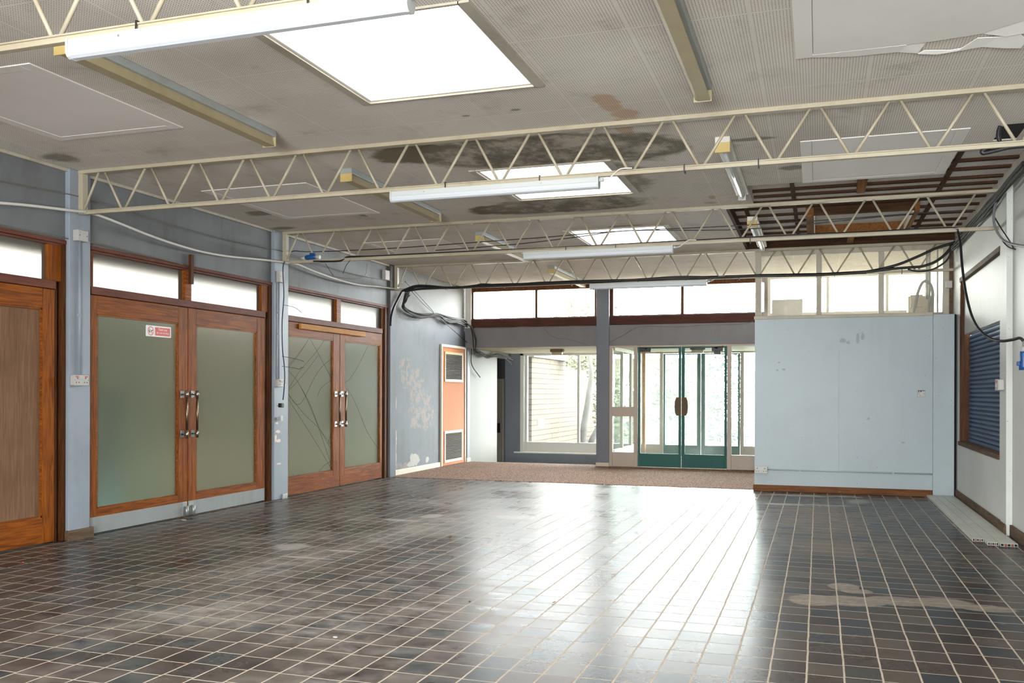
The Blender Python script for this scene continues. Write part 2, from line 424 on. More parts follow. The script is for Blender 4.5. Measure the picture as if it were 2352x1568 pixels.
gcol = g.mix(g.noise(v, 14, 4), (.56, .475, .385), (.38, .315, .25))
colr = g.mix(grout, tile, gcol)
anyd = g.math('MAXIMUM', g.math('MAXIMUM', band, g.math('MULTIPLY', tr, .6)), g.math('MAXIMUM', g.math('MULTIPLY', dm, .8), g.math('MULTIPLY', pale, .5)))
rr = g.math('ADD', g.math('ADD', .25, g.math('MULTIPLY', tv, .035)), g.math('MULTIPLY', anyd, .3))
rr = g.math('MAXIMUM', rr, g.math('MULTIPLY', grout, .8), clamp=True)
hgt = g.math('MULTIPLY', grout, -1.0)
nrm = g.bump(hgt, .12, .002)
dfl = g.n('ShaderNodeBsdfDiffuse'); g.l(colr, dfl.inputs[0])
glo = g.n('ShaderNodeBsdfAnisotropic'); glo.distribution = 'GGX'; g.l(rr, glo.inputs['Roughness']); g.l(nrm, glo.inputs['Normal'])
lw = g.n('ShaderNodeLayerWeight'); lw.inputs[0].default_value = .5
frs = g.math('ADD', .02, g.math('MULTIPLY', .60, g.math('POWER', lw.outputs['Facing'], 5.0)))
frs = g.math('MULTIPLY', frs, g.math('SUBTRACT', 1.0, g.math('MULTIPLY', grout, .75)))
frs = g.math('MULTIPLY', frs, g.math('SUBTRACT', 1.0, g.math('MULTIPLY', anyd, .45)))
mxs = g.n('ShaderNodeMixShader'); g.l(frs, mxs.inputs[0]); g.l(dfl.outputs[0], mxs.inputs[1]); g.l(glo.outputs[0], mxs.inputs[2])
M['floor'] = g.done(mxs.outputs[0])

# ---- ribbed carpet
g = N('brown_ribbed_carpet'); v = g.pos(); o = g.sep(v)
rib = g.math('ABSOLUTE', cell(o[1], .022)) if False else g.math('ABSOLUTE', g.math('SUBTRACT', g.math('FRACT', g.math('DIVIDE', g.math('ADD', o[0], g.math('MULTIPLY', o[1], .25)), .026)), .5))
f = g.noise(v, 48, 4, .8)
col = g.mix(g.ramp(f, .40, .60), (.10, .056, .04), (.50, .33, .25))
col = g.mix(g.ramp(rib, .1, .4, .35, 0), col, (.09, .055, .04))
col = g.mix(g.ramp(g.noise(v, 1.2, 5, .6), .5, .75, 0, .4), col, (.17, .12, .085))
bits = g.math('MULTIPLY', g.ramp(g.noise(v, 11, 5, .8), .68, .71), g.blobs(v, [(-1.2, 12.75, .9, .4)], .4, 2.0, .6))
col = g.mix(bits, col, (.70, .66, .62))
M['carpet'] = g.done(g.bsdf(col, .95, 0, .1, g.bump(f, .6, .01)))

# ---- brick
g = N('buff_brickwork'); v = g.pos(); o = g.sep(v)
br = g.n('ShaderNodeTexBrick'); g.l(g.comb(o[1], o[2], 0.0), br.inputs['Vector'])
br.inputs['Scale'].default_value = 1.0; br.inputs['Brick Width'].default_value = .34; br.inputs['Row Height'].default_value = .112
br.inputs['Mortar Size'].default_value = .010
br.inputs['Color1'].default_value = (.40, .345, .255, 1); br.inputs['Color2'].default_value = (.35, .29, .205, 1); br.inputs['Mortar'].default_value = (.22, .145, .07, 1)
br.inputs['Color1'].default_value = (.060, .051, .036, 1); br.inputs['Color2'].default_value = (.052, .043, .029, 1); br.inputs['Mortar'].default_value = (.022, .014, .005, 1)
M['brick'] = g.done(g.bsdf(br.outputs['Color'], .9, 0, .2))
# bark, leaves, grass
M['bark'] = plain('grey_green_bark', (.018, .016, .011), .9, 0, .4, 9)
M['leaf_a'] = plain('yellow_green_leaves', (.050, .052, .014), .7, 0, .5, 3)
M['leaf_b'] = plain('dark_green_leaves', (.017, .024, .012), .7, 0, .5, 3)
M['leaf_c'] = plain('pale_green_leaves', (.040, .052, .028), .7, 0, .4, 3)
M['straw'] = plain('pale_dry_stems', (.12, .11, .07), .8, 0, .2, 3)
M['grass'] = plain('rough_grass', (.06, .065, .033), .9, 0, .4, 2)
M['paving'] = plain('pale_paving', (.13, .127, .118), .9)
M['dead_leaf'] = plain('dead_leaf', (.26, .12, .035), .8, 0, .4, 60)
M['hoard_green'] = plain('green_hoarding', (.06, .075, .052), .8, 0, .25, 1.2)
M['hoard_olive'] = plain('olive_hoarding', (.07, .065, .042), .8, 0, .2, 1.2)
M['hoard_blue'] = plain('teal_tarpaulin', (.012, .048, .054), .8, 0, .35, 2.0)
M['hoard_tan'] = plain('tan_hoarding', (.17, .135, .09), .8, 0, .2, 1.2)
M['eave'] = plain('brown_eave_board', (.15, .118, .088), .8)

# ---- glass
def clear_glass(name, tint, film, film_col=(.8, .84, .82)):
    g = N(name)
    tr = g.n('ShaderNodeBsdfTransparent'); tr.inputs[0].default_value = (*tint, 1)
    gl = g.n('ShaderNodeBsdfGlossy'); gl.inputs['Roughness'].default_value = .03; gl.inputs[0].default_value = (.9, .9, .9, 1)
    lw = g.n('ShaderNodeLayerWeight'); lw.inputs[0].default_value = .5
    sch = g.math('ADD', .03, g.math('MULTIPLY', .6, g.math('POWER', lw.outputs['Facing'], 5.0)))
    m1 = g.n('ShaderNodeMixShader'); g.l(sch, m1.inputs[0]); g.l(tr.outputs[0], m1.inputs[1]); g.l(gl.outputs[0], m1.inputs[2])
    tl = g.n('ShaderNodeBsdfTranslucent'); tl.inputs[0].default_value = (*film_col, 1)
    df = g.n('ShaderNodeBsdfDiffuse'); df.inputs[0].default_value = (*[c*.6 for c in film_col], 1)
    m2 = g.n('ShaderNodeMixShader'); m2.inputs[0].default_value = .35; g.l(tl.outputs[0], m2.inputs[1]); g.l(df.outputs[0], m2.inputs[2])
    dirt = g.ramp(g.noise(g.pos(), 2.6, 6, .65), .35, .8, film*.5, film*1.6)
    m3 = g.n('ShaderNodeMixShader'); g.l(dirt, m3.inputs[0]); g.l(m1.outputs[0], m3.inputs[1]); g.l(m2.outputs[0], m3.inputs[2])
    return g.done(m3.outputs[0])
M['glass'] = clear_glass('window_glass', (.97, .99, .98), .015)
M['dome'] = clear_glass('weathered_dome_glazing', (.62, .62, .61), .05)
M['glass_dirty'] = clear_glass('dusty_door_glass', (.93, .97, .95), .05)
M['glass_grimy'] = clear_glass('grimy_clerestory_glass', (.93, .92, .88), .11, (.8, .76, .68))
def obscure(name, tint, film, film_mix, rough):
    g = N(name); v = g.pos(); o = g.sep(v)
    rf = g.n('ShaderNodeBsdfRefraction'); rf.inputs['Roughness'].default_value = rough; rf.inputs['IOR'].default_value = 1.22
    rf.inputs[0].default_value = (*tint, 1)
    ln = g.ramp(g.math('ABSOLUTE', g.math('SUBTRACT', g.math('FRACT', g.math('DIVIDE', o[2], .0135)), .5)), .12, .3, .93, 1.0)
    ln2 = g.ramp(g.math('ABSOLUTE', g.math('SUBTRACT', g.math('FRACT', g.math('DIVIDE', o[1], .0135)), .5)), .12, .3, .96, 1.0)
    ln = g.math('MULTIPLY', ln, ln2)
    df = g.n('ShaderNodeBsdfPrincipled'); df.inputs['Roughness'].default_value = .35
    g.l(g.mix(ln, tuple(c*.55 for c in film), film), df.inputs['Base Color'])
    m = g.n('ShaderNodeMixShader'); m.inputs[0].default_value = film_mix
    g.l(rf.outputs[0], m.inputs[1]); g.l(df.outputs[0], m.inputs[2])
    return g.done(m.outputs[0])
M['obscure'] = obscure('obscured_wired_glass', (.90, .95, .86), (.60, .60, .46), .16, .52)
M['obscure_top'] = obscure('obscured_transom_glass', (.22, .215, .20), (.46, .42, .35), .16, .30)

# ---- cable runs, measured in metres
CAB = {
'white_a':[(-5.96,5.237,2.68),(-5.96,5.467,2.712),(-5.96,5.713,2.743),(-5.96,5.975,2.769),(-5.96,6.208,2.791),(-5.96,6.344,2.805)],
'white_b':[(-5.96,6.354,2.803),(-5.96,6.495,2.803),(-5.96,6.771,2.775),(-5.96,7.112,2.736),(-5.96,7.481,2.707),(-5.96,7.882,2.693),(-5.96,8.317,2.706),(-5.96,8.792,2.744),(-5.96,9.224,2.778),(-5.96,9.452,2.794)],
'white_c':[(-5.96,9.462,2.79),(-5.96,9.72,2.804),(-5.96,10.094,2.772),(-5.96,10.638,2.738),(-5.96,11.234,2.731),(-5.96,11.889,2.773),(-5.96,12.536,2.805),(-5.96,12.765,2.81)],
'wire_a':[(-6.03,5.374,2.89),(-6.03,5.531,2.901),(-6.03,5.91,2.92),(-6.03,6.354,2.942),(-6.03,6.962,2.932),(-6.03,7.569,2.908),(-6.03,8.116,2.899),(-6.03,8.73,2.907),(-6.03,9.516,2.935)],
'wire_b':[(-6.03,9.516,2.935),(-6.03,10.004,2.909),(-6.03,10.879,2.885),(-6.03,11.623,2.887),(-6.03,12.458,2.922),(-6.03,12.836,2.933)],
'wire_c':[(-6.045,5.388,2.563),(-6.045,5.546,2.56),(-6.045,5.882,2.561),(-6.045,6.201,2.563),(-6.045,6.471,2.571),(-6.045,6.981,2.562),(-6.045,7.72,2.543)],
'bundle1':[(-6.0,12.355,2.247),(-6.0,12.384,2.397),(-6.0,12.471,2.534),(-6.0,12.621,2.678),(-6.0,12.758,2.804)],
'bundle2':[(-5.907,12.56,2.78),(-5.722,12.56,2.826),(-5.546,12.56,2.839),(-5.301,12.56,2.812),(-4.82,12.56,2.802),(-4.483,12.56,2.822),(-4.02,12.56,2.819),(-3.375,12.56,2.827),(-2.751,12.56,2.823),(-2.144,12.56,2.813),(-1.556,12.56,2.821),(-0.985,12.56,2.817),(-0.43,12.56,2.813),(0.109,12.56,2.804),(0.581,12.56,2.803)],
'bundle3':[(-5.902,12.55,2.779),(-5.753,12.55,2.832),(-5.633,12.55,2.848),(-5.436,12.55,2.835),(-5.089,12.55,2.797),(-4.748,12.55,2.817),(-4.613,12.55,2.832),(-4.28,12.55,2.808),(-3.692,12.55,2.825),(-3.058,12.55,2.808),(-2.443,12.55,2.816),(-1.788,12.55,2.834),(-1.268,12.55,2.809),(-0.705,12.55,2.817),(-0.159,12.55,2.802),(0.372,12.55,2.809),(0.632,12.55,2.821),(0.94,12.55,2.886),(1.192,12.55,2.985),(1.391,12.55,3.074),(1.612,12.55,3.14)],
'bundle4':[(-5.855,12.54,2.77),(-5.642,12.54,2.795),(-5.362,12.54,2.805),(-4.677,12.54,2.801),(-3.883,12.54,2.805),(-2.869,12.54,2.813),(-2.141,12.54,2.816),(-1.438,12.54,2.808),(-0.76,12.54,2.812),(-0.159,12.54,2.795),(0.424,12.54,2.801),(0.837,12.54,2.834),(1.091,12.54,2.846),(1.241,12.54,2.856),(1.39,12.54,2.91),(1.513,12.54,3.012),(1.586,12.54,3.117)],
'loopR':[(1.062,12.5,2.82),(1.187,12.5,2.788),(1.336,12.5,2.804),(1.459,12.5,2.869),(1.533,12.5,2.952),(1.581,12.5,3.084)],
'swoop1':[(-6.03,12.931,2.796),(-6.03,12.869,2.67),(-6.03,12.854,2.582),(-6.03,13.076,2.527),(-6.03,13.488,2.506),(-6.03,14.16,2.546),(-6.03,14.773,2.55),(-6.03,15.285,2.558),(-6.03,15.608,2.519),(-6.03,15.785,2.452)],
'swoop2':[(-6.025,12.968,2.793),(-6.025,12.905,2.673),(-6.025,12.812,2.558),(-6.025,13.146,2.492),(-6.025,13.649,2.484),(-6.025,14.149,2.53),(-6.025,14.662,2.489),(-6.025,15.168,2.526),(-6.025,15.486,2.479),(-6.025,15.772,2.427)],
'swoop3':[(-6.02,12.989,2.795),(-6.02,12.879,2.644),(-6.02,12.848,2.534),(-6.02,13.299,2.477),(-6.02,13.812,2.497),(-6.02,14.174,2.54),(-6.02,14.553,2.495),(-6.02,15.093,2.498),(-6.02,15.43,2.483),(-6.02,15.737,2.449)],
'swoop4':[(-6.035,12.772,2.495),(-6.035,12.897,2.438),(-6.035,13.25,2.412),(-6.035,13.671,2.451),(-6.035,13.936,2.5)],
'diag1':[(-6.01,13.111,2.841),(-6.01,13.613,2.67),(-6.01,14.113,2.542),(-6.01,14.825,2.35),(-6.01,15.78,2.093)],
'diag2':[(-6.01,12.872,2.963),(-6.01,13.358,2.812),(-6.01,14.113,2.542)],
'drop1':[(-5.99,15.44,2.506),(-5.898,15.44,2.426),(-5.848,15.44,2.285),(-5.822,15.44,2.168),(-5.83,15.44,2.051),(-5.805,15.44,1.973)],
'drop3':[(-6.028,15.45,2.508),(-5.927,15.45,2.443),(-5.885,15.45,2.302),(-5.868,15.45,2.13),(-5.859,15.45,2.021),(-5.826,15.45,1.958)],
'beamwire1':[(-5.84,15.485,2.428),(-5.36,15.485,2.403),(-4.954,15.485,2.426),(-4.554,15.485,2.403),(-4.159,15.485,2.418),(-3.61,15.485,2.414)],
'beamwire2':[(-4.568,15.48,2.403),(-4.457,15.48,2.279),(-4.315,15.48,2.215),(-4.158,15.48,2.198),(-4.002,15.48,2.158),(-3.793,15.48,2.087)],
'beamwire3':[(-3.388,15.48,2.133),(-3.161,15.48,2.241),(-2.922,15.48,2.37),(-2.641,15.48,2.386),(-2.204,15.48,2.37),(-1.774,15.48,2.39),(-1.212,15.48,2.393),(-1.005,15.48,2.431)],
'drop2':[(-6.02,15.737,2.449),(-6.02,15.716,2.265),(-6.02,15.762,2.068),(-6.02,15.741,1.844),(-6.02,15.831,1.735),(-6.02,16.036,1.636),(-6.02,16.223,1.55)],
'lobby1':[(-5.98,15.769,2.052),(-5.98,16.042,2.0),(-5.98,16.397,1.956),(-5.98,16.765,1.979),(-5.98,17.07,2.025),(-5.98,17.412,1.969),(-5.98,17.964,1.855)],
'lobby2':[(-5.97,15.742,2.027),(-5.97,16.132,1.962),(-5.97,16.49,1.943),(-5.97,16.862,1.983),(-5.97,17.145,2.002),(-5.97,17.518,1.99),(-5.97,17.962,1.944)],
't3along':[(-5.627,9.53,2.801),(-5.283,9.53,2.791),(-5.169,9.53,2.832),(-4.889,9.53,2.824),(-4.343,9.53,2.825),(-3.555,9.53,2.823),(-2.804,9.53,2.817),(-2.088,9.53,2.82),(-1.403,9.53,2.823),(-0.748,9.53,2.825),(-0.121,9.53,2.828),(0.479,9.53,2.822),(0.942,9.53,2.827),(1.205,9.53,2.821),(1.243,9.53,2.79)],
't3drop':[(1.243,9.53,2.79),(1.254,9.45,2.659),(1.256,9.35,2.443),(1.265,9.2,2.187),(1.294,9.05,1.958),(1.334,8.9,1.823),(1.396,8.75,1.738),(1.454,8.6,1.707),(1.517,8.5,1.711),(1.557,8.42,1.72),(1.581,8.4,1.694)],
't3line1':[(-6.053,9.6,2.839),(-5.952,9.6,2.943),(-5.669,9.6,2.925),(-4.648,9.6,2.918),(-3.174,9.6,2.945),(-2.825,9.6,2.951),(-2.01,9.6,2.974),(-0.927,9.6,2.966),(0.082,9.6,2.975),(0.872,9.6,2.993),(1.4,9.6,2.99)],
't3line2':[(-4.114,9.62,2.872),(-3.18,9.62,2.895),(-2.489,9.62,2.937),(-1.921,9.62,2.977),(-0.929,9.62,2.933),(-0.331,9.62,2.936),(0.082,9.62,2.957),(0.484,9.62,2.977),(0.874,9.62,2.988)],
'corner1':[(1.56,8.286,3.113),(1.56,8.849,3.112),(1.56,9.457,3.098),(1.56,10.111,3.098),(1.56,10.838,3.098),(1.56,11.787,3.078),(1.56,12.524,3.072)],
'corner2':[(1.55,8.167,3.059),(1.55,8.755,3.055),(1.55,9.31,3.041),(1.55,9.971,3.034),(1.55,10.739,3.03),(1.55,11.609,3.03),(1.55,12.404,3.034)],
'corner3':[(1.57,8.372,3.14),(1.57,8.702,3.14),(1.57,9.101,3.136),(1.57,9.389,3.127),(1.57,9.978,3.14),(1.57,10.488,3.129),(1.57,11.208,3.134),(1.57,12.04,3.118)],
'coil1':[(1.242,6.37,2.799),(1.147,6.37,2.804),(1.074,6.37,2.81),(1.014,6.37,2.799),(0.972,6.37,2.783),(0.97,6.37,2.767),(0.997,6.37,2.768),(1.05,6.37,2.777),(1.123,6.37,2.79),(1.242,6.37,2.791)],
'coil2':[(1.099,6.55,2.971),(1.09,6.55,2.944),(1.087,6.55,2.911),(1.095,6.55,2.874)],
'conduitR':[(1.56,9.5,3.043),(1.526,9.4,2.937),(1.51,9.3,2.821),(1.518,9.2,2.717),(1.543,9.1,2.634),(1.572,8.95,2.574),(1.603,8.75,2.524),(1.627,8.5,2.474)],
'wireR':[(1.533,9.4,2.877),(1.57,9.3,2.758),(1.598,9.1,2.619),(1.597,8.9,2.52),(1.601,8.85,2.505),(1.572,8.95,2.536),(1.545,9.05,2.599),(1.545,9.15,2.657)],
'postwire':[(-5.95,9.418,2.799),(-5.95,9.39,2.693),(-5.95,9.41,2.389),(-5.95,9.375,2.08),(-5.95,9.385,1.775),(-5.95,9.423,1.573),(-5.95,9.433,1.419),(-5.95,9.415,1.266),(-5.95,9.397,1.174)],
'posttie1':[(-5.93,9.345,1.682),(-5.93,9.551,1.669),(-5.93,9.745,1.65),(-5.93,9.824,1.636)],
'posttie2':[(-5.93,9.345,1.565),(-5.93,9.57,1.556),(-5.93,9.725,1.544),(-5.93,9.765,1.561),(-5.93,9.824,1.568)],
'posttie3':[(-5.93,9.361,2.282),(-5.93,9.529,2.282),(-5.93,9.664,2.263),(-5.93,9.772,2.225)],
'hang1':[(-5.98,10.427,2.909),(-5.98,10.527,2.838),(-5.98,10.628,2.778)],
'hang2':[(-5.136,9.52,2.793),(-5.192,9.52,2.73),(-5.231,9.52,2.641)],
'hang3':[(-6.04,10.145,2.874),(-6.04,10.554,2.799),(-6.04,11.136,2.8),(-6.04,11.577,2.882),(-6.04,11.668,2.997),(-6.04,11.68,3.079)],
'dado':[(-13.082,12.0,3.14)],
'cracks':[[(10.236,1.957),(10.441,1.776),(10.806,1.439)],[(10.63,1.958),(10.4,1.775),(10.021,1.531),(9.756,1.303)],[(10.236,1.947),(10.0,1.737),(9.755,1.566)],[(10.156,1.869),(9.886,1.671),(9.755,1.596)],[(10.805,1.714),(10.442,1.52),(10.022,1.118),(9.756,1.242)],[(9.755,1.525),(10.021,1.345),(10.404,0.9),(10.811,0.293)],[(9.756,1.232),(10.121,0.991),(10.487,0.79),(10.788,0.515)],[(9.757,1.181),(10.023,0.952),(10.405,0.622),(10.811,0.249)],[(10.021,1.345),(10.24,1.136),(10.508,0.789),(10.788,0.581)],[(10.806,1.428),(10.548,1.327),(10.444,1.22)],[(9.756,1.282),(9.944,1.386),(10.238,1.578),(10.462,1.745)],[(11.85,1.942),(11.574,1.66),(11.333,1.47),(11.159,1.388)],[(11.159,1.342),(11.358,1.217),(11.578,0.983),(11.831,0.692),(12.174,0.435)],[(10.809,0.734),(10.722,0.606),(10.81,0.58)],[(10.811,0.359),(10.616,0.308),(10.469,0.233)]],
'trunk':[(-4.984,20.0,0.014),(-4.975,20.0,0.258),(-4.946,20.0,0.549),(-4.887,20.0,0.89),(-4.838,20.0,1.278),(-4.789,20.0,1.568),(-4.799,20.0,1.859),(-4.85,20.0,2.102),(-4.87,20.0,2.344)],
'trunk2':[(-4.917,20.3,-0.001),(-4.817,20.3,0.246),(-4.717,20.3,0.444),(-4.538,20.3,0.692)],
}
# ------------------------------------------------------------------ the setting: floor, ceiling, walls
ZC = 3.165
XL = -6.08
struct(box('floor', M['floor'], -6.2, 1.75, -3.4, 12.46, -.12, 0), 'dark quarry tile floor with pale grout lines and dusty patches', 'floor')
struct(box('floor_lobby', M['paving'], -7.7, -3.40, 15.76, 18.2, -.72, -.6), 'lower lobby floor beyond the carpet edge', 'floor')
struct(box('floor_vestibule', M['carpet'], -3.40, 1.75, 15.73, 18.3, -.12, -.002), 'carpeted floor inside the glazed entrance vestibule', 'floor')
struct(box('floor_back_room', M['paving'], -.70, 1.75, 12.47, 15.5, -.12, -.005), 'floor of the small room behind the pale blue partition', 'floor')
tag(box('carpet', M['carpet'], -6.08, -.70, 12.462, 15.72, -.1, .006), 'brown ribbed entrance carpet between the tiles and the green doors', 'carpet')
struct(box('trim_1', M['white_trim'], -6.08, -3.40, 15.72, 15.757, -.6, .004), 'thin white nosing along the far edge of the carpet', 'trim')

OPEN = []
SX0, SX1 = -2.79, -1.66
for (x, y) in SKYL: OPEN.append((SX0, SX1, y-.63, y+.63))
OPEN += [(-.62, 1.60, 8.69, 9.58), (-.91, 1.60, 9.58, 12.56), (1.03, 1.60, 7.78, 8.69), (1.24, 1.40, 7.26, 7.70)]
xs = sorted(set([-6.2, 1.75] + [v for o in OPEN for v in o[:2]]))
ys = sorted(set([-3.4, 15.6] + [v for o in OPEN for v in o[2:]]))
mb = MB()
for j in range(len(ys)-1):
    run = None
    for i in range(len(xs)-1):
        cxm, cym = (xs[i]+xs[i+1])/2, (ys[j]+ys[j+1])/2
        hole = any(o[0] < cxm < o[1] and o[2] < cym < o[3] for o in OPEN)
        if not hole:
            run = [xs[i], xs[i+1]] if run is None else [run[0], xs[i+1]]
        if (hole or i == len(xs)-2) and run:
            mb.box(run[0], run[1], ys[j], ys[j+1], ZC, 3.27); run = None
ceil = struct(mb.build('ceiling', M['ceiling']), 'perforated acoustic board ceiling with black mould, stains and a torn-out corner', 'ceiling')
box('roof_deck', M['deck'], -1.0, 1.75, 7.2, 12.9, 3.272, 3.32, ceil, label='bare grey roof deck above the missing boards')
box('void_shade', M['black_shade'], 1.241, 1.399, 7.261, 7.699, 3.172, 3.180, ceil, label='black plate for the dark of the hole in the ceiling board')  # black plate stands in for the unlit depth of the hole
for yb in (8.30, 8.70, 9.03, 9.40, 9.68, 9.98, 10.30, 10.72, 11.14, 11.58, 11.95, 12.28, 12.42, 12.52):
    x0 = -.91 if yb > 9.58 else (-.62 if yb > 8.68 else 1.03)
    if 10.45 < yb < 11.65:
        box('batten', M['batten'], x0, -.13, yb-.032, yb+.030, 3.250, 3.272, ceil); box('batten', M['batten'], 1.0, 1.6, yb-.032, yb+.030, 3.250, 3.272, ceil)
    else:
        box('batten', M['batten'], x0, 1.60, yb-.032, yb+.030, 3.250, 3.272, ceil)
for xb, y0, y1 in ((-.75, 9.6, 12.55), (-.24, 8.7, 12.55), (1.12, 7.8, 12.55)):
    box('batten', M['batten'], xb-.02, xb+.02, y0, y1, 3.252, 3.271, ceil)
for xb, y0, y1 in ((.345, 8.72, 9.42), (.345, 11.8, 12.5)):
    box('joist', M['batten_warm'], xb, xb+.075, y0, y1, 3.182, 3.268, ceil)
box('joist', M['batten'], -.875, 1.599, 12.53, 12.556, 3.168, 3.268, ceil)
box('joist', M['batten'], -.915, -.875, 9.58, 12.56, 3.166, 3.268, ceil)
box('joist', M['batten_warm'], -.62, -.14, 8.66, 8.70, 3.168, 3.26, ceil)
# boarded-up rooflight kerb in the stripped area
kb = struct(empty('trim_2', (.43, 11.0, 3.165), None), 'boarded-up timber rooflight kerb in the stripped ceiling', 'rooflight kerb')
m = MB()
m.box(-.13, -.05, 10.40, 11.65, 3.165, 3.55); m.box(.95, 1.00, 10.40, 11.65, 3.165, 3.55); m.build('kerb_board', M['batten_warm'], kb)
box('kerb_board', M['batten'], -.05, .95, 10.40, 10.44, 3.175, 3.55, kb)
box('kerb_board', M['batten_warm'], -.05, .95, 11.60, 11.65, 3.165, 3.55, kb)
box('cover_board', M['ply'], -.13, 1.0, 10.40, 11.65, 3.55, 3.57, kb)
box('kerb_lining', M['cream_trim'], -.048, -.036, 10.46, 11.58, 3.166, 3.40, kb); box('kerb_lining', M['cream_trim'], .936, .948, 10.46, 11.58, 3.166, 3.40, kb)

# rooflights
wn_i = 0
SKY_LABEL = ['largest overhead rooflight, nearest in view beside the white strip light', 'square rooflight ringed by black mould on the ceiling', 'far rooflight beyond the second row of mouldy boards', 'added unseen rooflight over the front of the hall', 'added unseen rooflight behind the camera']
for (x, y) in SKYL:
    wn_i += 1
    r = struct(empty('window_%d' % wn_i, (x, y, ZC)), SKY_LABEL[wn_i-1], 'rooflight')
    y0, y1 = y-.63, y+.63
    m = MB(); t = .022
    m.box(SX0, SX0+t, y0, y1, ZC+.002, 3.60); m.box(SX1-t, SX1, y0, y1, ZC+.002, 3.60)
    m.box(SX0+t, SX1-t, y0, y0+t, ZC+.002, 3.60); m.box(SX0+t, SX1-t, y1-t, y1, ZC+.002, 3.60)
    m.build('shaft_lining', M['panel_white'], r)
    m = MB(); a = .055
    m.box(SX0-a, SX0+.005, y0-a*.3, y1+a*.3, ZC-.012, ZC+.001); m.box(SX1-.005, SX1+a, y0-a*.3, y1+a*.3, ZC-.012, ZC+.001)
    m.box(SX0, SX1, y0-a*.3, y0+.005, ZC-.012, ZC+.001); m.box(SX0, SX1, y1-.005, y1+a*.3, ZC-.012, ZC+.001)
    m.build('frame', M['clere_trim'], r)
    box('pane', M['dome'], SX0-.03, SX1+.03, y0-.03, y1+.03, 3.602, 3.612, r)

# ---- left wall
m = MB(); m.box(-6.2, XL, -3.4, 12.42, 2.55, ZC-.001)
m.box(-6.2, XL, -3.4, 3.1, 0, 2.55)
struct(m.build('wall_left', M['slate']), 'slate grey wall band above the timber glazed doors', 'wall')
box_post = [('trim_3', 3.10, 3.36, 'post', 'pale blue post out of sight beside the boarded doors'),
            ('trim_4', 6.235, 6.475, 'post', 'pale blue post carrying the conduit and double socket by the boarded door'),
            ('trim_5', 9.345, 9.645, 'post_chipped', 'pale blue chipped post with the dangling black plug'),
            ('trim_6', 12.42, 12.62, 'peel', 'peeling pale post at the end of the cracked glass doors')]
for nm, y0, y1, mt, lb in box_post:
    struct(box(nm, M[mt], -6.2, -6.035, y0, y1, 0.0, ZC-.002, bev=.006), lb, 'post')
def skirt(nm, lb, mt, x0, x1, y0, y1, h):
    return struct(box(nm, M[mt], x0, x1, y0, y1, 0.0005, h, bev=.005), lb, 'baseboard')
skirt('baseboard_left', 'short brown skirting block round the foot of the socket post', 'skirt_y', -6.06, -6.012, 6.215, 6.50, .085)
struct(MB().box(XL-.0, XL+.03, -3.4, 12.42, ZC-.03, ZC-.002, .004).build('trim_7', M['clere_trim']), 'thin pale cornice where the slate wall meets the ceiling', 'trim')
# broken foot of the chipped post
tag(box('metal_foot', M['steel'], -6.034, -6.012, 9.50, 9.60, .0, .055, bev=.004), 'bent metal bracket at the foot of the chipped blue post', 'bracket')

